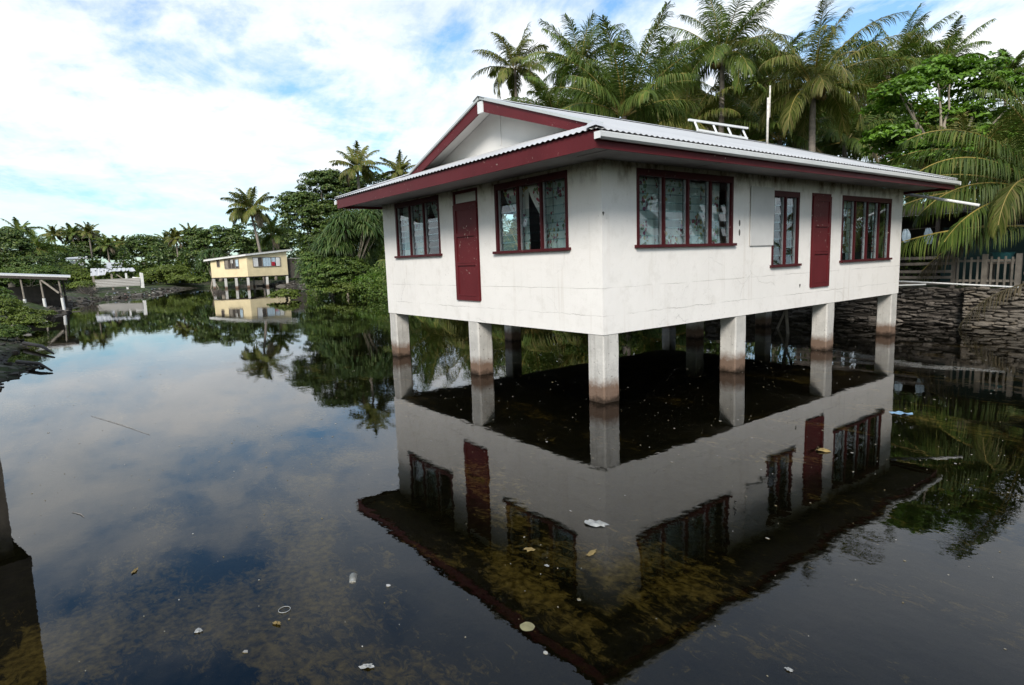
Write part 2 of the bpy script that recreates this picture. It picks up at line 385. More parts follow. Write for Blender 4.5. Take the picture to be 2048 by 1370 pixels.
def tag(o, label=None, cat=None, group=None, kind=None):
    if label: o['label'] = label
    if cat: o['category'] = cat
    if group: o['group'] = group
    if kind: o['kind'] = kind
    return o
def empty(name, loc, label, cat, group=None, rz=0.0):
    o = bpy.data.objects.new(name, None); COL.objects.link(o); o.location = tuple(loc); o.rotation_euler = (0, 0, rz)
    o.empty_display_size = .3
    return tag(o, label, cat, group)
def copy_tree(o, parent=None):
    c = o.copy(); COL.objects.link(c)
    if parent is not None: c.parent = parent
    for ch in [x for x in o.children]: copy_tree(ch, c)
    return c

# ------------------------------------------------------------------ sky and light
w = bpy.data.worlds.new('World'); scene.world = w; w.use_nodes = True
nt = w.node_tree; nt.nodes.clear(); t = NT(nt)
SUN = Vector((.56, -.64, .60)).normalized()
sky = t.n('ShaderNodeTexSky', sky_type='NISHITA'); sky.sun_disc = False
sky.sun_elevation = math.asin(SUN.z); sky.sun_rotation = math.atan2(SUN.x, SUN.y)
sky.air_density = 1.0; sky.dust_density = .6; sky.ozone_density = 1.6
dirv = t.n('ShaderNodeTexCoord').outputs['Generated']
sx, sy, sz = t.sep(dirv)
zz = t.math('ADD', t.math('MAXIMUM', sz, 0.0), .16)
cx = t.n('ShaderNodeCombineXYZ'); t.l(t.math('DIVIDE', sx, zz), cx.inputs[0]); t.l(t.math('DIVIDE', sy, zz), cx.inputs[1])
cv = t.scalev(cx.outputs[0], (1.0, 1.0, 1), rot=(0, 0, R(20)), loc=(3.1, 1.7, 0))
n1 = t.noise(t.scalev(cv, (.55, 1.15, 1)), 1.0, 9, .60, .25)
n2 = t.noise(cv, 2.6, 8, .62, .3)
n3 = t.noise(t.scalev(cv, (.8, .8, 1), loc=(7, 3, 0)), .8, 5, .55)
m_ = t.math('ADD', t.math('MULTIPLY', n1, .78), t.math('MULTIPLY', n2, .30))
cover = t.ramp(m_, [(.43, 0.0), (.51, .72), (.59, 1.0)])
horizon = t.n('ShaderNodeMapRange', i_1=.02, i_2=.15, i_3=.12, i_4=1.0); t.l(sz, horizon.inputs[0])
cover = t.math('MULTIPLY', cover, horizon.outputs[0])
high = t.n('ShaderNodeMapRange', i_1=.34, i_2=.58, i_3=1.0, i_4=.42); t.l(sz, high.inputs[0])
cover = t.math('MULTIPLY', cover, high.outputs[0])
ccol = t.ramp(t.math('ADD', t.math('MULTIPLY', n3, .6), t.math('MULTIPLY', n2, .45)), [(.36, (.66, .71, .76)), (.50, (.82, .85, .87)), (.66, (.95, .955, .95))])
bg1 = t.n('ShaderNodeBackground'); bg1.inputs['Strength'].default_value = .15
tint = t.ramp(sz, [(0.0, (.50, .66, .74)), (.10, (.62, .78, .84)), (.30, (.80, .96, 1.0)), (.5, (.60, .86, 1.0))])
t.l(t.mix(1.0, sky.outputs[0], tint, 'MULTIPLY'), bg1.inputs['Color'])
bg2 = t.n('ShaderNodeBackground'); bg2.inputs['Strength'].default_value = 1.0; t.l(ccol, bg2.inputs['Color'])
ms = t.n('ShaderNodeMixShader'); t.l(cover, ms.inputs[0]); t.l(bg1.outputs[0], ms.inputs[1]); t.l(bg2.outputs[0], ms.inputs[2])
wo = t.n('ShaderNodeOutputWorld'); t.l(ms.outputs[0], wo.inputs[0])
ld = bpy.data.lights.new('sun', 'SUN'); ld.energy = 2.9; ld.angle = R(18); ld.color = (1, .94, .86)
lo = bpy.data.objects.new('sun', ld); COL.objects.link(lo); lo.rotation_euler = SUN.to_track_quat('Z', 'Y').to_euler(); lo.location = (10, -20, 40)

# ------------------------------------------------------------------ terrain and water
LAG = np.array([(-8.2,-7.3),(-10.8,-6.9),(-11.9,-6.5),(-14,-7.3),(-18,-6.9),(-24,-7.6),(-30,-7.3),(-38,-5.6),(-46,-6.0),(-51,-4.2),(-57,-2.6),
    (-60,.2),(-63,2.6),(-72,4.6),(-78,6.5),(-80,9.5),(-76,15.5),(-66,16.5),(-55,16),(-46,12.8),(-37,11.2),(-33,12.5),(-24,12.9),(-14,12.6),(-6,13.0),(-1.5,13.1),(6,13.6),(24,14.5),(26,-22),(-4,-24),(-6.5,-12)])
def seg_dist(X, Y):
    d = np.full(X.shape, 1e9); ins = np.zeros(X.shape, bool); n = len(LAG)
    for i in range(n):
        a = LAG[i]; b = LAG[(i+1) % n]; ab = b-a
        tt = np.clip(((X-a[0])*ab[0]+(Y-a[1])*ab[1])/(ab@ab), 0, 1)
        d = np.minimum(d, np.hypot(X-a[0]-tt*ab[0], Y-a[1]-tt*ab[1]))
        c = ((a[1] > Y) != (b[1] > Y)) & (X < (b[0]-a[0])*(Y-a[1])/(b[1]-a[1]+1e-12)+a[0])
        ins ^= c
    return np.where(ins, d, -d)
_gs = np.random.default_rng(3); _gk = _gs.normal(size=(24, 2))*np.concatenate([np.full(8, .5), np.full(8, 1.3), np.full(8, 3.0)])[:, None]; _gp = _gs.uniform(0, 6.28, 24); _ga = np.concatenate([np.full(8, .10), np.full(8, .045), np.full(8, .022)])
def gnoise(X, Y): return sum(a*np.sin(k[0]*X+k[1]*Y+p) for a, k, p in zip(_ga, _gk, _gp))
def hgt(X, Y):
    d = seg_dist(X, Y); nz = gnoise(X, Y)
    land_h = np.where((X > -6.5) & (Y > 5), .96, .55)
    rate = np.where((X > -6.5) & (Y > 5), .25, 1.8)
    sm = lambda v: np.clip(v, 0, 1)**2*(3-2*np.clip(v, 0, 1))
    out = land_h*sm((-d)/rate) + nz*.25*sm(-d/2) + .02
    inn = -.06 - .34*sm(d/2.2) + nz*.16*sm(d/1.5)
    return np.where(d > 0, np.minimum(inn, -.03), out)
def axis(lo, hi, f0, f1, st):
    a = list(np.arange(f0, f1, st)); s_ = st; v = f0
    while v > lo: s_ *= 1.22; v -= s_; a.insert(0, v)
    s_ = st; v = a[-1]
    while v < hi: s_ *= 1.22; v += s_; a.append(v)
    return np.array(a)
gx = axis(-1500, 900, -60, 14, .35); gy = axis(-900, 1300, -14, 20, .35)
X, Y = np.meshgrid(gx, gy, indexing='ij'); Z = hgt(X, Y)
mb = MB(); nx, ny = X.shape
I = (np.arange(nx-1)[:, None]*ny + np.arange(ny-1)[None, :]).ravel()
mb.add(np.stack([X, Y, Z], -1), np.stack([I, I+ny, I+ny+1, I+1], 1))
tag(mb.build('ground', 'ground', smooth=True), kind='structure')
mb = MB(); mb.poly([(-110, -40, 0), (60, -40, 0), (60, 40, 0), (-110, 40, 0)])
tag(mb.build('water', 'water'), kind='structure')
def gz(x, y): return float(hgt(np.array([float(x)]), np.array([float(y)]))[0])

# ------------------------------------------------------------------ the white house on stilts
LU, LV, ZB, ZS = 6.87, 10.08, 1.0, 3.43
house = empty('stilt_house', (0, 0, 0), 'large white house with maroon trim raised on concrete pillars over the lagoon', 'house')
def face_A(u, d, z): return (u, d, z)          # wall on the gable front; d runs into the house
def face_B(u, d, z): return (-d, u, z)         # long wall on the right
def wall_panel(name, P, u0, u1, z0, z1, ops, th=.15, mat='wall', parent=house):
    us = sorted({u0, u1, *[o[0] for o in ops], *[o[1] for o in ops]}); zs = sorted({z0, z1, *[o[2] for o in ops], *[o[3] for o in ops]})
    mb = MB()
    solid = lambda i, j: 0 <= i < len(us)-1 and 0 <= j < len(zs)-1 and not any(o[0]-1e-6 < (us[i]+us[i+1])/2 < o[1]+1e-6 and o[2]-1e-6 < (zs[j]+zs[j+1])/2 < o[3]+1e-6 for o in ops)
    for i in range(len(us)-1):
        for j in range(len(zs)-1):
            if not solid(i, j): continue
            a, b, c, e = us[i], us[i+1], zs[j], zs[j+1]
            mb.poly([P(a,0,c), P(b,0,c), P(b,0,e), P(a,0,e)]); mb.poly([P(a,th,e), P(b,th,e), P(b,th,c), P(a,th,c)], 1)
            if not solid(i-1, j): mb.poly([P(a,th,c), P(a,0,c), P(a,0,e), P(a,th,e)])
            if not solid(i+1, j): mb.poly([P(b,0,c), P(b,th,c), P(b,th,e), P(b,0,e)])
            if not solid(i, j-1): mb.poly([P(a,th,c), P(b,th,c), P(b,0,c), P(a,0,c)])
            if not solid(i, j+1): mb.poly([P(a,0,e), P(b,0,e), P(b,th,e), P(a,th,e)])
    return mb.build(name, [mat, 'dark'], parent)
WA = [(-6.25,-4.37,2.27,3.41), (-3.84,-3.03,1.40,3.40), (-2.51,-.68,2.25,3.38)]
WB = [(.72,3.14,2.25,3.36), (4.37,5.32,1.84,3.19), (5.79,6.55,1.37,3.20), (7.05,9.45,1.85,3.20)]
wall_panel('wall', face_A, -LU, 0, ZB, ZS, WA)
wall_panel('wall', face_B, .15, LV, ZB, ZS, WB)
wall_panel('wall', lambda u, d, z: (-LU+d, u, z), .15, LV, ZB, ZS, [(2.0, 4.0, 2.2, 3.3), (6.5, 8.5, 2.2, 3.3)])
wall_panel('wall', lambda u, d, z: (u, LV-d, z), -LU+.15, -.15, ZB, ZS, [(-5.5, -3.5, 2.2, 3.3)])
mb = MB(); mb.box((-LU+.16, .16, 1.004), (-.16, LV-.16, 1.16))
mb.build('floor_slab', 'concrete', house)
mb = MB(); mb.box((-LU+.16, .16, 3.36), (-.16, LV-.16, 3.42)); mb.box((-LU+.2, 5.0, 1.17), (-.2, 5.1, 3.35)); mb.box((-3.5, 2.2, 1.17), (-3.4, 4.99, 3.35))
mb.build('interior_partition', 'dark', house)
# pillars
def pillar_mb(x, y, s=.325, seed=0):
    r_ = np.random.default_rng(seed); mb = MB(); c = .02
    ring = [(-s/2+c,-s/2),(s/2-c,-s/2),(s/2,-s/2+c),(s/2,s/2-c),(s/2-c,s/2),(-s/2+c,s/2),(-s/2,s/2-c),(-s/2,-s/2+c)]
    zs = [-.75, -.1, .15, .4, .7, 1.0]; V = []
    for z in zs:
        j = r_.uniform(-.006, .006, (8, 2))
        if z > .95 or z < -.5: j *= 0
        V += [(x+a+j[i, 0], y+b+j[i, 1], z) for i, (a, b) in enumerate(ring)]
    F = [(k*8+i, k*8+(i+1) % 8, (k+1)*8+(i+1) % 8, (k+1)*8+i) for k in range(len(zs)-1) for i in range(8)]
    mb.add(V, F); mb.poly([V[-8+i] for i in range(8)]); return mb
k = 0
for yy in (.172, 3.45, 6.74, LV-.172):
    for xx in (-.172, -3.37, -LU+.172):
        o = pillar_mb(xx, yy, seed=k).build('pillar', 'concrete', house); k += 1
        if k == 1: o['label'] = 'grey bare concrete pillar under the front corner'

# roof: Dutch gable of corrugated sheet
SL = .343; XR, XL, YF, YB = .87, -7.23, -.97, 10.76; XM = (XR+XL)/2; ZE = 3.585
YG, YH = .25, 9.54                                  # rake planes of the two gablets
ZR = ZE + SL*(XR-XM)
def zroof(run): return ZE + SL*run
PITCH_C = .105; AMP = .0085
def corr_side(sgn):
    """one long slope, corrugations running down it"""
    mb = MB(); es = np.arange(YF, YB+.001, PITCH_C/6); V = []; breaks = []
    rows = []
    for e in es:
        if e < YG: top = e-YF
        elif e > YH: top = YB-e
        else: top = (XR-XM)
        rows.append((e, max(top, .0)))
    for e, top in rows:
        h = AMP*math.sin(2*math.pi*e/PITCH_C)
        for run in (0, top):
            x = XR-run if sgn > 0 else XL+run
            V.append((x, e, zroof(run)+h))
    F = []
    for i in range(len(rows)-1):
        if abs(rows[i][1]-rows[i+1][1]) > 1: continue
        a = 2*i; F.append((a, a+1, a+3, a+2) if sgn < 0 else (a, a+2, a+3, a+1))
    mb.add(V, F); return mb
def corr_end(front):
    mb = MB(); es = np.arange(XL, XR+.001, PITCH_C/6); V = []; D = 1.66
    for e in es:
        top = min(e-XL, XR-e, D); h = AMP*math.sin(2*math.pi*e/PITCH_C)-.001
        for run in (0, max(top, 0)):
            V.append((e, YF+run if front else YB-run, zroof(run)+h - (.012 if run > 1.2 else 0)))
    F = [(2*i, 2*i+2, 2*i+3, 2*i+1) if front else (2*i, 2*i+1, 2*i+3, 2*i+2) for i in range(len(es)-1)]
    mb.add(V, F); return mb
for s_ in (1, -1): corr_side(s_).build('roof_sheet', 'roof', house, smooth=True)
for f_ in (True, False): corr_end(f_).build('roof_sheet', 'roof', house, smooth=True)
# ridge and hip flashings
mb = MB()
mb.add([(XM-.17, YG-.06, ZR-.035), (XM, YG-.06, ZR+.03), (XM+.17, YG-.06, ZR-.035), (XM-.17, YH+.06, ZR-.035), (XM, YH+.06, ZR+.03), (XM+.17, YH+.06, ZR-.035)], [(0,1,4,3), (1,2,5,4)])
mb.build('ridge_cap', 'roof', house)
for xs_, ys_, dx, dy in ((XR, YF, -1, 1), (XL, YF, 1, 1), (XR, YB, -1, -1), (XL, YB, 1, -1)):
    mb = MB(); p0 = np.array((xs_, ys_, ZE+.022)); p1 = np.array((xs_+dx*1.25, ys_+dy*1.25, ZE+SL*1.25+.022)); wv = .11
    a0, a1 = p0+np.array((0, dy*wv*1.4, 0)), p1+np.array((0, dy*wv*1.4, -.006)); b0, b1 = p0+np.array((dx*wv*1.4, 0, 0)), p1+np.array((dx*wv*1.4, 0, -.006))
    mb.add([a0, p0+np.array((0,0,.012)), b0, a1, p1+np.array((0,0,.012)), b1], [(0,1,4,3), (1,2,5,4)]); mb.build('hip_cap', 'roof', house)
# fascia boards
FX0, FX1, FY0, FY1 = -7.18, .826, -.93, 10.72
def fascia(a, b):
    mb = MB(); mb.box(a, b); return mb.build('fascia', 'red', house)
fascia((FX0, FY0, 3.37), (FX1, FY0+.028, 3.572)); fascia((FX0, FY1-.028, 3.37), (FX1, FY1, 3.572))
fascia((FX1-.028, FY0+.0285, 3.372), (FX1-.001, FY1-.0285, 3.570)); fascia((FX0+.001, FY0+.0285, 3.372), (FX0+.028, FY1-.0285, 3.570))
# soffit ring
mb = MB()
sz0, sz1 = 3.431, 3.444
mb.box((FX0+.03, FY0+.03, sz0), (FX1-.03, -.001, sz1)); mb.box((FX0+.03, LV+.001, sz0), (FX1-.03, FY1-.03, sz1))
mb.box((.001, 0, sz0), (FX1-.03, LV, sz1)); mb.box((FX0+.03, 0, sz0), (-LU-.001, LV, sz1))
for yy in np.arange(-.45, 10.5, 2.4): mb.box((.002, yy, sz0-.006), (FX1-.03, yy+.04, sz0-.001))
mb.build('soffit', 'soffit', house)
# gable walls, barge boards, flashing on them
for yb, dr in ((YG, 1), (YH, -1)):
    mb = MB(); yw = yb+dr*.42
    zb_ = zroof(abs(yw-(YF if dr > 0 else YB)))-.05
    hw = (ZR-.05-zb_)/SL
    mb.add([(XM-hw, yw, zb_), (XM+hw, yw, zb_), (XM, yw, ZR-.05), (XM-hw, yw+dr*.03, zb_), (XM+hw, yw+dr*.03, zb_), (XM, yw+dr*.03, ZR-.05)], [(0,1,4,3), (1,2,5,4), (2,0,3,5)])
    mb.poly([(XM-hw, yw, zb_), (XM+hw, yw, zb_), (XM, yw, ZR-.05)]); mb.poly([(XM+hw, yw+dr*.03, zb_), (XM-hw, yw+dr*.03, zb_), (XM, yw+dr*.03, ZR-.05)])
    gw = mb.build('gable_wall', 'gable', house)
    mb = MB(); mb.box((XM-.02, yw-dr*.012, zb_+.10), (XM+.02, yw-dr*.001, ZR-.16)); mb.build('batten', 'gable', gw)
    mb = MB()
    for sg in (-1, 1):
        q = [(XM, ZR-.045), (XM+sg*2.70, ZR-.045-SL*2.70)]
        mb.hexa([(q[0][0], yb+dr*.035, q[0][1]-.014), (q[1][0], yb+dr*.035, q[1][1]-.014), (q[1][0], yw-dr*.014, q[1][1]-.014), (q[0][0], yw-dr*.014, q[0][1]-.014)],
                [(q[0][0], yb+dr*.035, q[0][1]), (q[1][0], yb+dr*.035, q[1][1]), (q[1][0], yw-dr*.014, q[1][1]), (q[0][0], yw-dr*.014, q[0][1])])
    mb.build('gable_soffit', 'gable', house)
    for sg in (-1, 1):
        mb = MB(); L = 2.86; x0, z0 = XM+sg*.09, ZR-.02-SL*.09; x1, z1 = XM+sg*L, ZR-.02-SL*L
        mb.hexa([(x0, yb, z0-.21), (x1, yb, z1-.16), (x1, yb+dr*.03, z1-.16), (x0, yb+dr*.03, z0-.21)], [(x0, yb, z0), (x1, yb, z1), (x1, yb+dr*.03, z1), (x0, yb+dr*.03, z0)])
        bb = mb.build('barge_board', 'red', house)
        mb = MB(); q0 = (XM+sg*.02, ZR+.012); q1 = (XM+sg*(L+.05), ZR+.012-SL*(L+.03))
        mb.hexa([(q0[0], yb-dr*.035, q0[1]-.045), (q1[0], yb-dr*.035, q1[1]-.045), (q1[0], yb-dr*.003, q1[1]-.045), (q0[0], yb-dr*.003, q0[1]-.045)],
                [(q0[0], yb-dr*.035, q0[1]), (q1[0], yb-dr*.035, q1[1]), (q1[0], yb+dr*.10, q1[1]+.01), (q0[0], yb+dr*.10, q0[1]+.01)])
        mb.build('flashing', 'cap', bb)
    mb = MB(); mb.hexa([(XM-.085, yb-dr*.012, ZR-.26), (XM+.085, yb-dr*.012, ZR-.26), (XM+.085, yb+dr*.028, ZR-.26), (XM-.085, yb+dr*.028, ZR-.26)],
                       [(XM-.085, yb-dr*.012, ZR-.06), (XM+.085, yb-dr*.012, ZR-.06), (XM+.085, yb+dr*.028, ZR-.06), (XM-.085, yb+dr*.028, ZR-.06)])
    mb.build('apex_plate', 'gutter', house)
# gutters
def gutter(x0, x1, y0, y1, z, mirror=False):
    mb = MB(); w_ = x1-x0
    prof = [(0, .115), (0, .02), (.015, 0), (.075, -.004), (.115, .03), (.125, .105), (.125, .122), (.112, .122), (.112, .105), (.10, .035), (.07, .01), (.02, .012), (.012, .03), (.012, .115)]
    n = len(prof); V = []
    for y in (y0, y1):
        for a, b in prof: V.append((x0 + .8*(a if not mirror else -a), y, z+b*.66))
    F = [(i, (i+1) % n, n+(i+1) % n, n+i) for i in range(n)]
    mb.add(V, F)
    for y in (y0, y1): mb.hexa([(x0, y-.004, z-.002), (x0+(-.10 if mirror else .10), y-.004, z-.002), (x0+(-.10 if mirror else .10), y+.004, z-.002), (x0, y+.004, z-.002)],
                               [(x0, y-.004, z+.078), (x0+(-.10 if mirror else .10), y-.004, z+.078), (x0+(-.10 if mirror else .10), y+.004, z+.078), (x0, y+.004, z+.078)])
    return mb.build('gutter', 'gutter', house)
gutter(FX1+.003, 0, YF+.02, YB+.02, 3.468); gutter(FX0-.003, 0, YF+.02, YB+.02, 3.462, True)

# windows
def pbox(mb, P, u0, u1, d0, d1, z0, z1, mi=0):
    a = np.array(P(u0, d0, z0)); b = np.array(P(u1, d1, z1)); mb.box(np.minimum(a, b), np.maximum(a, b), mi)
def curtain(P, u0, u1, z0, z1, d, mode, parent, seed=0, label=None):
    r_ = np.random.default_rng(seed); nu, nz = 34, 18
    V = []; UV = []; W0 = u1-u0
    for j in range(nz):
        f = j/(nz-1)                                # 0 at the rail, 1 at the hem
        if mode == 'full': a, b = 0.0, 1.0
        else:
            g = .66
            pull = (f/g)**1.5 if f < g else 1-.12*((f-g)/(1-g))
            a, b = (0.0, 1-.80*pull) if mode == 'tie_low' else (.80*pull, 1.0)
            if mode == 'tie_low' and f > .5: a = .04*(f-.5)
        for i in range(nu):
            s_ = i/(nu-1); u = u0 + W0*(a+(b-a)*s_)
            amp = .018 if mode == 'full' else .022
            dd = d + amp*math.sin(s_*W0*(34 if mode == 'full' else 46) + seed) + .008*math.sin(s_*61+f*5+seed)
            V.append(P(u, dd, z1+(z0-z1)*f)); UV.append((s_*W0*1.35+seed*1.3, f*(z1-z0)+seed*.7))
    mb = MB(); F = [(j*nu+i, j*nu+i+1, (j+1)*nu+i+1, (j+1)*nu+i) for j in range(nz-1) for i in range(nu-1)]
    mb.add(V, F); o = mb.build('curtain', 'curtain', parent, smooth=True, uv=UV)
    return o
def window(P, u0, u1, z0, z1, bays, curt, near_low, missing=(), label=None, blades=8):
    """frame flush with the wall, glass louvre blades in each bay, curtains behind"""
    fw_, mw = .056, .042; mb = MB()
    pbox(mb, P, u0, u1, -.012, .11, z1-.10, z1); pbox(mb, P, u0, u0+fw_, -.010, .11, z0+.012, z1-.1005); pbox(mb, P, u1-fw_, u1, -.010, .11, z0+.012, z1-.1005)
    edges = np.linspace(u0+fw_-mw/2, u1-fw_+mw/2, bays+1)
    for e in edges[1:-1]: pbox(mb, P, e-mw/2, e+mw/2, -.008, .10, z0+.012, z1-.1005)
    root = mb.build('window', 'red_shaded', house)
    if label: root['label'] = label
    mb = MB(); pbox(mb, P, u0-.05, u1+.05, -.055, .12, z0-.032, z0+.0115); mb.build('sill', 'red_shaded', root)
    r_ = np.random.default_rng(int(u0*100) % 999+5)
    for k in range(bays):
        a, b = edges[k]+mw/2+.004, edges[k+1]-mw/2-.004
        mb = MB(); zt, zb = z1-.105, z0+.02; ph = (zt-zb)/blades
        for q in range(blades):
            if (k, q) in missing: continue
            zl = zt-(q+1)*ph-.010; zh = zt-q*ph+.014; tl = r_.uniform(-.003, .006)
            lo_, hi_ = .036-tl, .050+tl*.5; th = .005
            A = [P(a+.022, lo_, zl), P(b-.022, lo_, zl), P(b-.022, lo_+th, zl), P(a+.022, lo_+th, zl)]
            B = [P(a+.022, hi_, zh), P(b-.022, hi_, zh), P(b-.022, hi_+th, zh), P(a+.022, hi_+th, zh)]
            mb.hexa(A, B, 0)
        for e in (a, b-.018): pbox(mb, P, e, e+.018, .030, .075, zb-.006, zt, 1)
        for q in range(blades):                      # blade clips
            for e in (a+.018, b-.040): pbox(mb, P, e, e+.012, .026, .034, zt-(q+1)*ph-.006, zt-(q+1)*ph+.022, 1)
        mb.build('louvre_panes', ['glass', 'alu'], root)
    for i, (ca, cb, mode) in enumerate(curt):
        wd = u1-u0
        curtain(P, u0+.03+ca*(wd-.06), u0+.03+cb*(wd-.06), z0+.01, z1-.06, .19+.012*i, mode, root, seed=i+int(abs(u0)*7))
    return root
window(face_A, *WA[0], 3, [(0, .36, 'full'), (.64, 1, 'tie_high'), (.36, .62, 'tie_low')], False, label='three bay louvre window at the far end of the gable wall')
window(face_A, *WA[2], 3, [(0, .36, 'tie_high'), (.36, .69, 'tie_high'), (.69, 1, 'full')], False, missing={(1, 0), (1, 1), (1, 2), (0, 0)}, label='three bay window with parted floral curtains and missing upper louvres')
window(face_B, *WB[0], 4, [(0, .26, 'full'), (.26, .5, 'full'), (.5, .76, 'full'), (.76, 1, 'full')], True, missing={(3, 1)}, label='four bay louvre window with closed floral curtains')
window(face_B, *WB[1], 2, [(0, .52, 'tie_low'), (.70, .86, 'full')], True, label='narrow two bay window beside the pale board')
window(face_B, *WB[3], 4, [(0, .23, 'tie_low'), (.62, .80, 'tie_low'), (.30, .42, 'full'), (.86, .93, 'full')], True, label='dark four bay window at the far right end')
# doors
def door(P, u0, u1, z0, z1, transom, label):
    mb = MB(); f = .05
    pbox(mb, P, u0, u0+f, -.010, .10, z0, z1); pbox(mb, P, u1-f, u1, -.010, .10, z0, z1); pbox(mb, P, u0+f+.0005, u1-f-.0005, -.009, .10, z1-f, z1)
    root = mb.build('door', 'red', house); root['label'] = label
    zt = z1-f-.004
    if transom:
        zt = z1-.25; mb = MB(); pbox(mb, P, u0+f, u1-f, .02, .035, zt+.03, z1-f); mb.build('transom', 'board', root)
        mb = MB(); pbox(mb, P, u0+f, u1-f, -.006, .06, zt, zt+.029); mb.build('transom_rail', 'red', root)
    a, b = u0+.018, u1-.018; zb = z0-.01
    mb = MB(); sw = .085
    pbox(mb, P, a, a+sw, -.034, .0, zb, zt-.002); pbox(mb, P, b-sw, b, -.034, .0, zb, zt-.002)
    H = zt-zb; rails = [zb+.0, zb+H*.365, zb+H*.665, zt-.10]
    for i, rz_ in enumerate(rails): pbox(mb, P, a+sw+.0005, b-sw-.0005, -.033, .0, rz_, rz_+(.11 if i in (0, 3) else .07))
    pbox(mb, P, a+.01, b-.01, -.018, .004, zb+.01, zt-.01)
    for rz_ in rails[1:3]: pbox(mb, P, a+sw+.02, b-sw-.02, -.042, -.0335, rz_+.004, rz_+.018)
    for rz_ in rails[:2]: pbox(mb, P, a+sw+.02, b-sw-.02, -.040, -.0335, rz_+.085 if rz_ == rails[0] else rz_+.05, rz_+.095 if rz_ == rails[0] else rz_+.06)
    mb.build('door_leaf', 'reddoor', root)
door(face_A, *WA[1], True, 'maroon panelled door with a transom in the gable wall')
door(face_B, *WB[2], False, 'maroon panelled door in the long right wall')
mb = MB(); pbox(mb, face_B, 3.64, 4.385, -.028, -.016, 2.21, 3.23); o = mb.build('cover_board', 'board', house); o['label'] = 'plain off-white sheet fixed over half of the narrow window'
mb = MB(); pbox(mb, face_B, 3.66, 4.34, -.015, -.001, 2.24, 3.20); mb.build('board_batten', 'weather2', house)
for zz_ in (2.44, 2.60):
    mb = MB(); a = np.linspace(0, 2*np.pi, 12, endpoint=False)
    P2 = [face_B(3.34+.022*math.cos(q), -.004, zz_+.055*math.sin(q)) for q in a]; P1 = [face_B(3.34+.022*math.cos(q), .0, zz_+.055*math.sin(q)) for q in a]
    mb.poly(P2); mb.add(P1+P2, [(i, (i+1) % 12, 12+(i+1) % 12, 12+i) for i in range(12)]); mb.build('vent_hole', 'mark', house)
for (u_, z_, s_) in ((.03, 2.70, .022), (5.42, 1.42, .03)):
    mb = MB(); P2 = [face_B(u_+s_*math.cos(q)*(.8+.4*math.sin(3*q)), -.003, z_+1.3*s_*math.sin(q)) for q in np.linspace(0, 2*np.pi, 10, endpoint=False)]
    mb.poly(P2); mb.build('spalled_hole', 'mark', house)
# waste pipe and bracket at the far gutter
mb = MB(); mb.tube([(-.30, 10.86, 3.40), (.4, 10.9, 3.22), (1.26, 10.95, 2.98)], .034, 10); mb.tube([(-.30, 10.86, 3.40), (-.30, 10.80, 3.44)], .05, 10)
o = mb.build('downpipe', 'pvc', house, smooth=True); o['label'] = 'white plastic pipe sloping out from under the far eave'
mb = MB(); mb.box((-.36, 10.80, 3.34), (-.28, 10.84, 3.43)); mb.build('pipe_bracket', 'dark', house)

# things on the roof
rk = empty('roof_frame', (-3.0, 7.1, 4.93), 'white metal bracket frame with four short legs on the roof ridge', 'frame')
def rf(name, p, q, w_=.05, h_=.06):
    mb = MB(); mb.bar(p, q, w_, h_, (1, 0, 0)); return mb.build(name, 'gutter', rk)
rf('rail', (-.05, -1.08, .26), (.02, 1.22, .285), .045, .05); rf('rail', (.16, -1.05, .0), (.16, 1.0, -.01), .045, .035)
for yy in (-.98, -.25, .35, 1.0): rf('leg', (.14, yy, .0), (-.03, yy+.10, .235), .04, .035)
mst = empty('antenna_mast', (-3.02, 9.32, 4.84), 'thin rusty white mast standing at the end of the roof ridge', 'mast')
mb = MB(); mb.tube([(0, 0, 0), (0, 0, 1.25)], .030, 8); mb.build('pole', 'rust', mst, smooth=True)
mb = MB(); mb.tube([(.03, .03, .75), (.03, .03, 1.55)], .020, 8); mb.build('upper_pole', 'rust', mst, smooth=True)

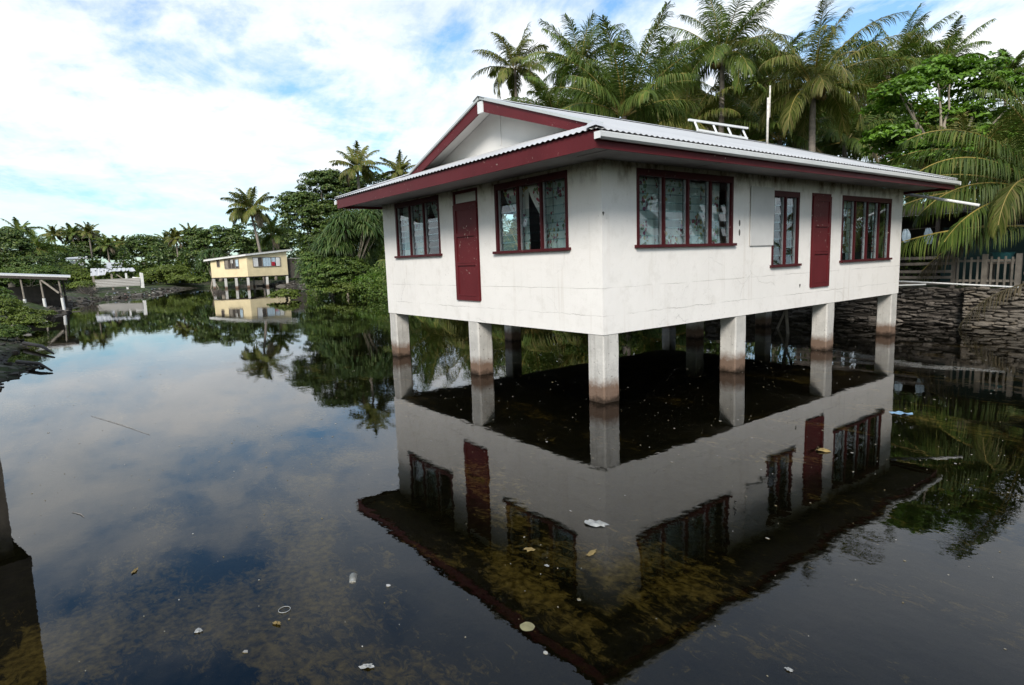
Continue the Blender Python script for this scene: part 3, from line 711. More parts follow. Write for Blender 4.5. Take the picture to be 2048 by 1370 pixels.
# ------------------------------------------------------------------ vegetation generators
def norm(a): return a/(np.linalg.norm(a, axis=-1, keepdims=True)+1e-12)
def frond(mb, base, az, e0, L, droop, leafL=.62, N=40, hang=.6, rr=None, wid=.045, mi=0, ri=1, twist=0.0, sway=0.0):
    rr = rr or rng
    K = 22; s_ = np.linspace(0, 1, K); el = e0 - droop*s_**1.45
    azs = az + sway*s_**1.5
    T = np.stack([np.cos(el)*np.cos(azs), np.cos(el)*np.sin(azs), np.sin(el)], 1)
    Pn = np.array(base) + np.concatenate([[np.zeros(3)], np.cumsum((T[:-1]+T[1:])/2, 0)])*L/(K-1)
    mb.tube(Pn, .030*(L/4)*(1-.88*s_)+.004, 5, ri, cap=False)
    tt = np.linspace(.14, .995, N); tt = np.concatenate([tt, tt]); tt = np.clip(tt+rr.uniform(-.006, .006, len(tt)), .1, 1.0)
    sg = np.concatenate([np.ones(N), -np.ones(N)])
    B = np.stack([np.interp(tt, s_, Pn[:, i]) for i in range(3)], 1); F = norm(np.stack([np.interp(tt, s_, T[:, i]) for i in range(3)], 1))
    up = np.array([0, 0, 1.]); side0 = np.stack([-np.sin(azs), np.cos(azs), 0*azs], 1)
    S = norm(np.stack([np.interp(tt, s_, side0[:, i]) for i in range(3)], 1)); U = norm(np.cross(S, F)); U *= np.where(U[:, 2:3] < -.2, -1, 1)
    if twist:
        S, U = S*math.cos(twist)+U*math.sin(twist), U*math.cos(twist)-S*math.sin(twist)
    ang = np.interp(tt, [0, .5, 1], [R(72), R(58), R(24)]) + rr.normal(0, .07, len(tt))
    D = norm(F*np.cos(ang)[:, None] + S*(sg*np.sin(ang))[:, None] + U*rr.uniform(-.05, .18, len(tt))[:, None])
    ll = leafL*np.interp(tt, [.1, .3, .55, .8, 1], [.62, .95, 1, .78, .42])*rr.uniform(.80, 1.15, len(tt))*np.where(rr.random(len(tt)) < .08, .35, 1)
    hg = hang*rr.uniform(.6, 1.35, len(tt))
    dn = np.array([0, 0, -1.])
    M1 = B + D*(ll*.45)[:, None] + dn*(ll*.10*hg)[:, None]
    D2 = norm(D + dn*hg[:, None]*1.1)
    M2 = M1 + D2*(ll*.35)[:, None]; D3 = norm(D2 + dn*hg[:, None]*1.0); E = M2 + D3*(ll*.28)[:, None]
    Wd = norm(F - D*np.sum(F*D, 1)[:, None]); w_ = wid*rr.uniform(.8, 1.2, len(tt))[:, None]
    V = np.stack([B-Wd*w_*.3, B+Wd*w_*.3, M1-Wd*w_*.5, M1+Wd*w_*.5, M2-Wd*w_*.36, M2+Wd*w_*.36, E-Wd*w_*.05, E+Wd*w_*.05], 1)
    n = len(tt); base_i = np.arange(n)[:, None]*8
    Fq = np.concatenate([base_i+np.array([[0, 1, 3, 2]]), base_i+np.array([[2, 3, 5, 4]]), base_i+np.array([[4, 5, 7, 6]])])
    mb.add(V, Fq, mi)

PALMS = 'coconut palms around the lagoon'
def palm(px, py, depth, L, label, n=20, seed=0, upright=0.0, gzv=.9, lean=(0, 0), parts=True, N=38, dry=1, leaf='palm', nuts=0, base_px=None, wid=None, name='palm_tree', rtr=.13, hang=.55):
    rr = np.random.default_rng(seed+100); C = at(px, py, depth)
    bp = ground(base_px, depth, gzv) if base_px else np.array([C[0]+lean[0], C[1]+lean[1], gzv])
    bp[2] = gz(bp[0], bp[1])-.05
    root = empty(name, bp, label, 'palm tree', PALMS)
    C = C-bp; H = C[2]
    s_ = np.linspace(0, 1, 12); Pt = np.stack([C[0]*s_**1.6, C[1]*s_**1.6, H*s_], 1)
    Pt[:, :2] += rr.normal(0, .02, (12, 2))*H*.08*np.sin(s_*np.pi)[:, None]
    mb = MB(); mb.tube(Pt, rtr*(1.25-.5*s_)+.10*np.exp(-s_*14), 9); mb.build('trunk', 'bark', root, smooth=True)
    wid = wid or max(.032, .00125*depth)
    crown = MB(); a = rr.uniform(0, 6.28)
    n = n+5 if parts else n+3
    for i in range(n):
        f = i/(n-1); a += 2.39996+rr.normal(0, .12)
        e0 = R(84 - 100*f**.85*(1-.45*upright)) + rr.normal(0, .09)
        dr = (R(38)+R(50)*f)*(1-.35*upright) + rr.normal(0, .12)
        L = L
        Lf = .86*L*(0.78+.3*math.sin(math.pi*min(1, f*1.1+.12)))*rr.uniform(.88, 1.08)
        mi = 2 if i >= n-dry else 0
        mb = MB() if parts else crown
        frond(mb, C+np.array([.1*math.cos(a), .1*math.sin(a), 0]), a, e0, Lf, dr, leafL=L*.225, N=int(N*2.1), hang=hang+.15+.55*f, rr=rr, wid=wid, mi=mi, twist=rr.normal(0, .35), sway=rr.normal(0, .2))
        if parts: mb.build('frond', [leaf, 'rachis', 'palmdry'], root)
    if not parts: crown.build('crown', [leaf, 'rachis', 'palmdry'], root)
    for i in range(nuts):
        mb = MB(); q = C+np.array([.36*math.cos(i*2.4), .36*math.sin(i*2.4), -.28-.1*(i % 3)]); th = np.linspace(0, np.pi, 7)
        mb.tube([q+np.array([0, 0, .15*math.cos(x)]) for x in th], [.005+.125*math.sin(x) for x in th], 8, cap=False); mb.build('coconut', 'coconut', root, smooth=True)
    return root

def leaves(mb, C, Nrm, ln, wd, rr, mi=0, droop=.25):
    n = len(C); Nrm = norm(Nrm); rv = norm(rr.normal(size=(n, 3))); D = norm(rv - Nrm*np.sum(rv*Nrm, 1)[:, None]); S = np.cross(Nrm, D)
    ln = (ln*rr.uniform(.65, 1.25, n))[:, None]; wd = (wd*rr.uniform(.7, 1.2, n))[:, None]
    A = C-D*ln*.5; E = C+D*ln*.5-Nrm*ln*droop; P1 = C+S*wd*.5+Nrm*ln*.06; P2 = C-S*wd*.5+Nrm*ln*.06
    mb.add(np.stack([A, P1, E, P2], 1), np.arange(n)[:, None]*4+np.arange(4)[None], mi)
def crown_pts(blobs, nclump, per, cr, rr, flat=.55):
    """leaf positions in clumps spread over the surface of the given blobs"""
    vols = np.array([b[3]*b[4] for b in blobs]); pick = rr.choice(len(blobs), nclump, p=vols/vols.sum())
    Bc = np.array([b[:3] for b in blobs])[pick]; Br = np.array([(b[3], b[3], b[4]) for b in blobs])[pick]
    d = norm(rr.normal(size=(nclump, 3))); d[:, 2] = np.where(d[:, 2] < -.35, -d[:, 2], d[:, 2])
    cc = Bc + d*Br*(rr.uniform(.55, 1.06, nclump)**.6)[:, None]
    crr = cr*rr.uniform(.6, 1.35, nclump)
    ld = norm(rr.normal(size=(nclump, per, 3))); ld[..., 2] = np.abs(ld[..., 2])*1.0-.25
    rad = rr.uniform(.35, 1, (nclump, per))**.5
    L = cc[:, None]+ld*(crr[:, None]*rad)[..., None]*np.array([1, 1, flat])
    Nn = ld*.55+d[:, None]*.45+np.array([0, 0, .75])+rr.normal(0, .35, (nclump, per, 3))
    return L.reshape(-1, 3), Nn.reshape(-1, 3), cc
def tree(name, px, depth, blobs_px, label, cat='tree', leaf='leafd', nclump=260, per=26, cr=.55, ll=.24, lw=.13, seed=0, group=None, gzv=None, trunk=True, limbs=6, limbmat='bark2', tr=.16, extra=None, flat=.55):
    """blobs_px: (pixel x, pixel y, half width px, half height px, depth offset)"""
    rr = np.random.default_rng(seed+500); b0 = ground(px, depth); g0 = gz(b0[0], b0[1]) if gzv is None else gzv; b0[2] = g0
    root = empty(name, b0, label, cat, group)
    bl = []
    for (bx, by, hw, hh, do) in blobs_px:
        c = at(bx, by, depth+do)-b0; bl.append((c[0], c[1], c[2], hw*(depth+do)/FPX, hh*(depth+do)/FPX))
    P_, N_, cc = crown_pts(bl, nclump, int(per*1.9), cr, rr, flat)
    P_[:, 2] = np.maximum(P_[:, 2], .05)
    mb = MB(); leaves(mb, P_, N_, ll*.88, lw*.98, rr)
    if extra:
        k = rr.choice(len(P_), extra[1], replace=False); leaves(mb, P_[k]+np.array([0, 0, .03]), N_[k], ll*1.1, lw*1.1, rr, 1)
    mb.build('crown', [leaf]+([extra[0]] if extra else []), root)
    if trunk:
        mb = MB(); top = np.mean([b[:3] for b in bl], 0); hh = max(top[2]*.55, .3)
        fork = np.array([top[0]*.35, top[1]*.35, hh]); s_ = np.linspace(0, 1, 6)[:, None]
        mb.tube(fork*s_+np.array([.08, .05, 0])*np.sin(s_*6), tr*(1.3-.5*s_[:, 0]), 8)
        tg = [np.array(b[:3]) for b in bl]
        for i in range(limbs):
            e = tg[i % len(tg)]+rr.normal(0, .35, 3)*bl[i % len(bl)][3]; s2 = np.linspace(0, 1, 7)[:, None]
            mb.tube(fork*(1-s2)+e*s2+np.array([0, 0, 1.])*np.sin(s2*np.pi)*.12*hh+rr.normal(0, .04, (7, 3)), tr*.55*(1-.8*s2[:, 0]), 6)
        mb.build('trunk', limbmat, root, smooth=True)
    return root
BUSH = 'mangrove bushes along the lagoon edge'
def bush(px, depth, blobs, label, seed=0, leaf='mang', nclump=150, per=24, cr=.42, ll=.15, lw=.085, **kw):
    return tree('mangrove_bush', px, depth, blobs, label, 'bush', leaf, nclump, per, cr, ll, lw, seed, BUSH, gzv=kw.pop('gzv', 0.0), limbs=5, tr=.06, **kw)

def straps(mb, C, rr, n, L, wd, up=.6, mi=0):
    """one pandanus rosette: long strap leaves that arch over and hang"""
    a = rr.uniform(0, 6.28, n); e = rr.uniform(-.2, 1.25, n)*up
    D = np.stack([np.cos(a)*np.cos(e), np.sin(a)*np.cos(e), np.sin(e)], 1); S = np.stack([-np.sin(a), np.cos(a), 0*a], 1)
    l = L*rr.uniform(.7, 1.2, n); K = 5; pts = [np.repeat(C[None], n, 0)+D*.05]; d = D.copy()
    for k in range(K-1):
        pts.append(pts[-1]+d*(l/(K-1))[:, None]); d = norm(d+np.array([0, 0, -1])*(.42+.12*k))
    pts = np.stack(pts, 1); wv = np.array([.6, 1, .85, .55, .06])*wd*.5
    V = np.stack([pts-S[:, None]*wv[None, :, None], pts+S[:, None]*wv[None, :, None]], 2).reshape(n, K*2, 3)
    b = np.arange(n)[:, None]*K*2; F = np.concatenate([b+np.array([[2*k, 2*k+1, 2*k+3, 2*k+2]]) for k in range(K-1)])
    mb.add(V, F, mi)
def pandanus(px, depth, blobs_px, label, ncl=60, L=1.0, seed=0, wd=.07, per=44):
    rr = np.random.default_rng(seed+900); b0 = ground(px, depth); b0[2] = gz(b0[0], b0[1])
    root = empty('pandanus_tree', b0, label, 'pandanus tree'); bl = []
    for (bx, by, hw, hh, do) in blobs_px:
        c = at(bx, by, depth+do)-b0; bl.append((c[0], c[1], c[2], hw*(depth+do)/FPX, hh*(depth+do)/FPX))
    mb = MB(); tb = MB(); top = np.mean([b[:3] for b in bl], 0)
    for i in range(ncl):
        b = bl[i % len(bl)]; d = norm(rr.normal(size=3)); d[2] = abs(d[2]) if rr.random() < .75 else d[2]
        c = np.array(b[:3])+d*np.array([b[3], b[3], b[4]])*rr.uniform(.75, 1.0)
        straps(mb, c, rr, per, L, wd)
        s2 = np.linspace(0, 1, 6)[:, None]
        if i % 4 == 0: tb.tube(np.array([top[0]*.3, top[1]*.3, top[2]*.45])*(1-s2)+c*s2, .07*(1-.4*s2[:, 0]), 6)
    mb.build('crown', 'strap', root)
    for k in range(5):
        q = rr.normal(0, .5, 2); tb.tube([np.array([q[0], q[1], -.1]), np.array([top[0]*.3, top[1]*.3, top[2]*.45])], [.07, .09], 7)
    tb.build('trunk', 'bark2', root, smooth=True)
    return root

#@@VEG@@
# palms behind the white house
palm(1030, 140, 38, 3.1, 'slender coconut palm standing alone left of the palm grove, above the gable', n=19, seed=1, gzv=.6, lean=(.3, -.2), leaf='palmy', N=30, rtr=.11)
palm(1158, 130, 31, 3.3, 'dark coconut palm between the lone slender palm and the big upright fronds', n=20, seed=2, N=30)
palm(1248, 232, 22, 4.0, 'young coconut palm with tall upright fronds rising right behind the roof ridge', n=19, seed=13, upright=.75, N=46, dry=0, leaf='palm')
palm(1445, 110, 26, 3.5, 'tall coconut palm with dense crown behind the middle of the roof', n=21, seed=4, dry=0, N=40, nuts=5, leaf='palm', base_px=1437)
palm(1462, 262, 30, 3.6, 'low bushy coconut palm behind the metal frame on the roof', n=20, seed=5, upright=.5, parts=False, leaf='palmy')
palm(1627, 172, 24, 3.9, 'coconut palm bearing a cluster of green coconuts over the right half of the roof', n=21, seed=6, dry=0, N=42, nuts=9, base_px=1618, leaf='palmy', rtr=.14, upright=.15)
palm(1795, 130, 33, 3.7, 'dark coconut palm behind the bright leafy tree', n=20, seed=7, parts=False)
palm(1885, 130, 38, 3.4, 'windblown coconut palm showing over the top of the bright leafy tree', n=18, seed=8, parts=False)
palm(2015, 150, 42, 2.4, 'small spiky palm at the right edge above the leafy tree', n=16, seed=9, parts=False, upright=.4)
palm(1340, 175, 35, 3.8, 'shadowed coconut palm deep in the grove right of the upright fronds', n=20, seed=10, parts=False)
palm(1545, 165, 36, 3.8, 'shadowed coconut palm deep in the grove left of the coconut bearer', n=20, seed=11, parts=False)
palm(1715, 190, 31, 3.6, 'coconut palm with drooping grey fronds right of the coconut bearer', n=20, seed=12, parts=False, dry=5)
palm(1110, 235, 29, 3.2, 'low coconut palm peeping over the roof below the lone slender palm', n=16, seed=14, parts=False, upright=.3)
palm(1370, 260, 27, 3.4, 'low coconut palm with arching fronds just behind the ridge', n=18, seed=15, parts=False, upright=.3, leaf='palmy')
palm(1560, 280, 27, 3.4, 'low coconut palm behind the thin mast', n=18, seed=16, parts=False, upright=.4)
palm(1690, 285, 28, 3.3, 'low dark coconut palm left of the leafy tree trunk', n=18, seed=17, parts=False, upright=.3)
palm(2060, 300, 24.5, 3.2, 'shaded coconut palm behind the near fronds at the right edge', n=20, seed=18, upright=.2)
palm(1930, 345, 20.5, 2.8, 'low shaded coconut palm under the leafy tree by the far eave', n=18, seed=19, upright=.2, leaf='palmy')
# leafy tree with grey limbs
tree('leafy_tree', 1880, 21, [(1870, 160, 60, 40, 0), (1800, 210, 55, 45, -.6), (1940, 165, 60, 45, .4), (1790, 290, 60, 42, 0), (1890, 260, 70, 50, .9), (1985, 210, 55, 60, 0), (1850, 330, 70, 40, -.5), (1960, 300, 60, 50, .5)],
     'bright green broadleaf tree with grey limbs and a few orange leaves right of the roof', leaf='leafb', nclump=330, per=24, cr=.46, ll=.22, lw=.115, seed=3, gzv=.96, limbs=14, tr=.16, limbmat='bark2', extra=('leafo', 34), flat=.4)
# dark trees behind, closing the gaps of the grove
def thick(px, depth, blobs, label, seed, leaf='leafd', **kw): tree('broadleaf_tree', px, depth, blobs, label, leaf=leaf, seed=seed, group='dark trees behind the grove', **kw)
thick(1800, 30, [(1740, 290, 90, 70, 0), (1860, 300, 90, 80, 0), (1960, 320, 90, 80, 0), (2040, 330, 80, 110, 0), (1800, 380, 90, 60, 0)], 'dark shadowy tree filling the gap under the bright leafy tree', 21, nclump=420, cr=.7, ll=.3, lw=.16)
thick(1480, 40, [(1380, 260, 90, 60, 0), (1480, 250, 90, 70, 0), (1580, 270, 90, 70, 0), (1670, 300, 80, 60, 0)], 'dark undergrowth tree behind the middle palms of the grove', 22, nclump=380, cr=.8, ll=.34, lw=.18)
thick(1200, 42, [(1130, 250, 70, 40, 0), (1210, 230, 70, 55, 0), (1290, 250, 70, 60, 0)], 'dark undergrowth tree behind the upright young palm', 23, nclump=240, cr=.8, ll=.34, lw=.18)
# undergrowth that reads as one mass behind the shores
def undergrowth(name, segs, n, h, ll, seed, label, leaf):
    rr = np.random.default_rng(seed); Cs = []
    for (a, b, wdt) in segs:
        a = np.array(a, float); b = np.array(b, float); L = np.linalg.norm(b-a); k = int(n*L)
        f = rr.uniform(0, 1, k)[:, None]; q = a+(b-a)*f; nn = np.array([-(b-a)[1], (b-a)[0]])/L
        q = q+nn*rr.uniform(0, wdt, k)[:, None]
        top = h*(.55+.25*np.sin(q[:, 0]*.9+seed)+.2*np.sin(q[:, 1]*1.7+q[:, 0]*.37))
        z = hgt(q[:, 0], q[:, 1])+top*rr.uniform(0, 1, k)**.7
        Cs.append(np.column_stack([q, z]))
    C = np.concatenate(Cs); N_ = rr.normal(0, .5, C.shape)+np.array([0, 0, .7]); mb = MB(); leaves(mb, C, N_, ll, ll*.55, rr)
    return tag(mb.build(name, leaf), label, 'undergrowth', kind='stuff')
undergrowth('undergrowth', [((-9, 13.6), (-36, 13.2), 3.5), ((-36, 13.0), (-46, 15), 4)], 600, 2.6, .19, 5, 'tangled green undergrowth on the bank behind the two stilt houses', 'leafm')
undergrowth('undergrowth', [((-9, 16.5), (-36, 17.5), 1.5), ((-36, 17.5), (-58, 24), 2.5)], 760, 7.4, .32, 8, 'tall dark thicket behind the pandanus and palms', 'leafd')
undergrowth('undergrowth', [((9, 19.0), (-9, 18.4), 1.4)], 650, 3.6, .18, 6, 'dark thicket behind the stone wall and hut', 'leafd')
undergrowth('undergrowth', [((24, -6), (27, 30), 3)], 260, 9.0, .42, 9, 'dark grove beyond the right edge, mirrored in the long wall windows', 'leafd')
undergrowth('undergrowth', [((-76, 24), (-90, 20), 3), ((-88, 18), (-96, -2), 4), ((-96, -2), (-80, -18), 4)], 420, 5.2, .5, 7, 'continuous dark thicket along the far shore', 'leafd')
for i, (px, dp, L, lab) in enumerate(((880, 33, 4.4, 'stemless young palm on the bank mirrored below the left end of the house'), (960, 30, 4.4, 'stemless young palm on the bank mirrored under the maroon door'), (1060, 28, 4.2, 'stemless young palm on the bank mirrored behind the middle pillars'), (1180, 26, 3.8, 'stemless young palm on the bank behind the front corner pillar'), (1300, 24, 3.4, 'stemless young palm on the bank near the stone wall end'))):
    q = ground(px, dp); p_ = CAM + (q-CAM); hy = 521-(px-1024)*.0345
    palm(px, hy+(CAM[2]-1.0)*FPX/dp, dp, L, lab, n=20, seed=200+i, upright=.6, parts=False, leaf='palmy' if i % 2 else 'palm', N=34)
# near palm at the right edge: crown beyond the frame, long fronds reaching in
pr = at(2095, 395, 15.2); pb = np.array([pr[0]+.2, pr[1]+.1, 0]); pb[2] = gz(pb[0], pb[1])-.05
root = empty('palm_tree', pb, 'young coconut palm at the right edge with long fronds hanging before the green hut', 'palm tree', PALMS)
cq = pr-pb; mb = MB(); s_ = np.linspace(0, 1, 8); mb.tube(np.stack([cq[0]*s_, cq[1]*s_, cq[2]*s_], 1), .17*(1.2-.4*s_), 9); mb.build('trunk', 'bark', root, smooth=True)
rr = np.random.default_rng(77); left_az = math.atan2(-_r[1], -_r[0])
for (da, e0, L, dr, hang, leaf, tw) in [(.02, 4, 4.2, 24, 2.3, 3, .1), (-.10, 14, 4.0, 44, 2.0, 0, .0), (.10, 40, 4.1, 78, 1.7, 0, .1), (-.06, 58, 4.2, 84, 1.4, 0, -.1), (.55, 30, 3.3, 110, 1.9, 0, .1), (.3, 72, 4.0, 74, 1.0, 0, .1), (-.28, 30, 3.9, 62, 1.8, 0, .0),
        (-.7, 24, 3.8, 62, 1.8, 0, .0), (-.45, 50, 4.0, 76, 1.4, 0, .2), (1.2, 40, 3.2, 80, 1.4, 0, .1), (.22, 6, 3.4, 60, 2.2, 0, .0), (2.2, 50, 3, 80, 1.2, 0, 0), (3.2, 50, 3, 80, 1.2, 0, 0), (-1.3, 45, 3.4, 70, 1.2, 0, 0), (-.35, -22, 3.2, 30, 2.2, 2, .1), (.0, 82, 3.6, 50, .8, 0, 0), (.05, 24, 3.6, 74, 2.0, 0, .1)]:
    mb = MB(); lowb = leaf == 3; leaf = 0 if lowb else leaf; frond(mb, cq-np.array([0, 0, .72 if lowb else 0]), left_az+da, R(e0), L, R(dr), leafL=.74, N=115, hang=hang*1.1, rr=rr, wid=.030, mi=leaf, twist=tw); mb.build('frond', ['palm' if da < .35 else 'palmy', 'rachis', 'palmdry'], root)

# tree added beyond the right edge to shade the wall; shows in the water
def tree_at(b, blobs, label, seed):
    rr = np.random.default_rng(seed); b = np.array(b, float); b[2] = gz(b[0], b[1]); root = empty('broadleaf_tree', b, label, 'tree', 'dark trees behind the grove')
    bl = [(x-b[0], y-b[1], z-b[2], r_, h_) for x, y, z, r_, h_ in blobs]; P_, N_, cc = crown_pts(bl, 760, 46, .55, rr, .5)
    mb = MB(); leaves(mb, P_, N_, .24, .13, rr); mb.build('crown', 'leafm', root)
    mb = MB(); top = np.mean([q[:3] for q in bl], 0); s2 = np.linspace(0, 1, 7)[:, None]
    for q in bl: mb.tube(np.array(q[:3])*s2**1.3*np.array([1, 1, 0])+np.array([0, 0, 1])*q[2]*s2, .17*(1.15-.95*s2[:, 0]), 7)
    mb.build('trunk', 'bark2', root, smooth=True)
tree_at((7.4, 14.6, 0), [(5.4, 12.4, 5.6, 1.7, 1.0), (6.6, 10.6, 5.6, 1.8, 1.1), (7.6, 8.6, 6.0, 1.8, 1.0), (6.4, 9.6, 7.6, 2.0, 1.3), (8.0, 11.0, 8.2, 2.2, 1.4), (6.2, 11.8, 7.2, 1.8, 1.2), (8.8, 8.8, 7.4, 2.0, 1.2), (5.6, 13.6, 8.4, 1.6, 1.2)], 'unseen broad tree added just beyond the right edge to shade the stone wall', 31)
# ------------------------------------------------------------------ right shore: stone walls, fence, hut
def stone_wall(name, x0, x1, y0, y1, z1, rows, mat, label, smin, smax, seed, jit=.05, dep=.35):
    rr = np.random.default_rng(seed); mb = MB(); L = math.hypot(x1-x0, y1-y0); ux, uy = (x1-x0)/L, (y1-y0)/L; nx_, ny_ = uy, -ux
    rh = (z1+.3)/rows
    for r_ in range(rows):
        s_ = -rr.uniform(0, smax); z = -.3+r_*rh
        while s_ < L:
            wd = rr.uniform(smin, smax); a, b = max(s_, 0), min(s_+wd-.012, L); s_ += wd
            if b-a < .05: continue
            o = rr.uniform(-jit, jit); wv_ = jit*.55*(math.sin(s_*2.1+r_*.9)+math.sin(s_*4.7+r_*2.3)); zz0 = z+rr.uniform(-.02, .02)+wv_; zz1 = z+rh-.010+rr.uniform(-.03, .02)+wv_
            if rr.random() < .14: zz1 += rh*.7
            def q(s, d, zq): return (x0+ux*s+nx_*d, y0+uy*s+ny_*d, zq)
            k = 10; an = np.arange(k)*2*np.pi/k + .3; ca, sa = np.cos(an), np.sin(an); sup = lambda v: np.sign(v)*np.abs(v)**.62
            cs_, cz_ = (a+b)/2, (zz0+zz1)/2; ha, hb = (b-a)/2*1.06, (zz1-zz0)/2*1.12; rj = 1+rr.uniform(-.16, .12, k); tl = rr.normal(0, .10)
            V = []
            for sc_, dd in ((1.0, o-.09), (1.0, o-.012), (.80, o+.026), (.42, o+.036)):
                for c_, s2_, r2 in zip(sup(ca), sup(sa), rj): V.append(q(cs_+ha*sc_*c_*r2, dd+rr.uniform(-.006, .006), cz_+hb*sc_*s2_*r2+tl*ha*sc_*c_))
            mb.add(V, [(t_*k+i_, t_*k+(i_+1) % k, (t_+1)*k+(i_+1) % k, (t_+1)*k+i_) for t_ in range(3) for i_ in range(k)]); mb.poly(V[3*k:])
    c0 = [(x0+nx_*-.04, y0+ny_*-.04), (x1+nx_*-.04, y1+ny_*-.04), (x1+nx_*-dep, y1+ny_*-dep), (x0+nx_*-dep, y0+ny_*-dep)]
    mb.hexa([(*c_, -.6) for c_ in c0], [(*c_, z1-.04) for c_ in c0], 1)
    return tag(mb.build(name, [mat, 'darkwood'], origin=((x0+x1)/2, (y0+y1)/2, 0)), label, 'wall')
stone_wall('stone_wall', -7.2, .62, 12.55, 12.82, 1.0, 23, 'stone', 'dark coral stone retaining wall behind the far end of the white house', .10, .36, 5)
stone_wall('stone_wall', .60, 9.0, 12.55, 12.85, 1.02, 20, 'stone2', 'paler flat slab retaining wall at the right edge below the picket fence', .18, .48, 6, .022)
fz = .98
fr_ = empty('rail_fence', (-1.6, 13.3, fz), 'grey weathered fence of horizontal rails on the stone wall beside the house', 'fence')
for i, z_ in enumerate((.04, .22, .40, .58, .76)):
    mb = MB(); mb.bar((-2.6, -.04, z_+.01*(i % 2)), (1.72, -.04, z_+.06-.02*(i % 3)), .03, .075); mb.build('rail', 'weather', fr_)
for x_ in (-2.5, -1.2, .1, 1.72):
    mb = MB(); mb.box((x_-.05, -.02, -.2), (x_+.05, .07, .86 if x_ < 1.6 else .80)); mb.build('post', 'weather', fr_)
pf = empty('picket_fence', (.85, 13.3, fz), 'pale grey picket gate of upright slats beside the rail fence', 'fence')
for i in range(9):
    x_ = -.62+i*.145
    if i in (4,): continue
    mb = MB(); mb.box((x_-.022, -.05, .03), (x_+.022, -.025, .78+.02*(i % 2))); mb.build('picket', 'weather2', pf)
for z_ in (.14, .66):
    mb = MB(); mb.box((-.68, -.024, z_), (.60, .01, z_+.06)); mb.build('rail', 'weather2', pf)
for x_ in (-.04, .66):
    mb = MB(); mb.box((x_-.055, -.06, -.2), (x_+.055, .05, .86)); mb.build('post', 'weather2', pf)
rf2 = empty('rail_fence', (2.9, 13.35, fz), 'grey rail fence right of the picket gate at the frame edge', 'fence')
for z_ in (.12, .36, .60, .74):
    mb = MB(); mb.bar((-1.3, 0, z_), (1.6, 0, z_+.03), .03, .07); mb.build('rail', 'weather', rf2)
for x_ in (-1.1, 0, 1.3):
    mb = MB(); mb.box((x_-.05, .02, -.2), (x_+.05, .1, .86)); mb.build('post', 'weather', rf2)
# green hut
hut = empty('green_hut', (0, 16.2, .95), 'shadowy hut with dark green walls behind the fence', 'hut')
mb = MB(); mb.box((-1.1, 0, -.1), (4.5, .1, 1.7)); mb.build('wall', 'teal', hut)
mb = MB(); mb.box((-4.2, 1.6, -.1), (4.5, 1.7, 2.2)); mb.build('back_wall', 'darkwood', hut)
mb = MB(); mb.hexa([(-4.6, -.7, 2.10), (5, -.7, 2.10), (5, 2.2, 2.55), (-4.6, 2.2, 2.55)], [(-4.6, -.7, 2.16), (5, -.7, 2.16), (5, 2.2, 2.61), (-4.6, 2.2, 2.61)]); mb.build('roof', 'darkwood', hut)
for x_ in (-4.2, -2.6, -1.1, 1.5, 4.4):
    mb = MB(); mb.box((x_-.05, -.5, -.1), (x_+.05, -.4, 2.12)); mb.build('post', 'darkwood', hut)
mb = MB(); mb.tube([(-4.2, -.45, 1.72), (-2.6, -.45, 1.66), (-1.1, -.45, 1.72)], .008, 5); ln = mb.build('washing_line', 'darkwood', hut)
for (x_, h_, lab) in ((-1.98, .42, 'pale blue cloth hung under the hut eave nearest the house'), (-1.36, .50, 'crumpled pale cloth hung further from the house under the hut eave')):
    mb = MB(); nu, nz = 8, 8; V = []
    for j in range(nz):
        for i in range(nu):
            f = j/(nz-1); wv = .055+.075*math.sin(f*2.6); s_ = i/(nu-1)-.5
            V.append((x_+s_*2*wv+.02*f, 15.75+.03*math.sin(s_*14+f*3), 2.66-h_*f))
    mb.add(V, [(j*nu+i, j*nu+i+1, (j+1)*nu+i+1, (j+1)*nu+i) for j in range(nz-1) for i in range(nu-1)])
    tag(mb.build('hanging_cloth', 'cloth', smooth=True, origin=(x_, 15.75, 2.2)), lab, 'cloth', 'cloths hanging by the hut')
mb = MB(); a = np.linspace(0, 2*np.pi, 20, endpoint=False); prof = [(.0, .0), (.17, .0), (.24, .24), (.27, .25), (.225, .235), (.16, .02), (.0, .02)]
V = [(r_*math.cos(q), r_*math.sin(q), z_) for r_, z_ in prof for q in a]
mb.add(V, [(k*20+i, k*20+(i+1) % 20, (k+1)*20+(i+1) % 20, (k+1)*20+i) for k in range(len(prof)-1) for i in range(20)])
tag(mb.build('wash_basin', 'basin', loc=(1.0, 14.0, 1.62), smooth=True), 'turquoise plastic basin on a stand behind the picket gate', 'basin')
bs = empty('basin_stand', (1.0, 14.0, .97), 'low timber stand holding the turquoise basin', 'stand')
mb = MB(); mb.box((-.3, -.3, .60), (.3, .3, .648)); mb.build('top', 'weather', bs)
for x_, y_ in ((-.25, -.25), (.25, -.25), (-.25, .25), (.25, .25)):
    mb = MB(); mb.box((x_-.03, y_-.03, -.1), (x_+.03, y_+.03, .599)); mb.build('leg', 'weather', bs)
# pipes lying along the wall top
for (p, q, lab) in (((-2.6, 12.42, 1.22), (1.75, 12.40, 1.04), 'white plastic pipe lying along the wall top, sloping down from the house'), ((-2.6, 12.36, .92), (-.2, 12.38, 1.09), 'short white pipe rising from the house to the wall top')):
    mb = MB(); m_p = (np.array(p)+np.array(q))/2; m_p[2] += .02
    mb.tube([p, m_p, q], .020, 8); tag(mb.build('white_pipe', 'pvc', smooth=True, origin=m_p), lab, 'pipe', 'white pipes on the stone wall')
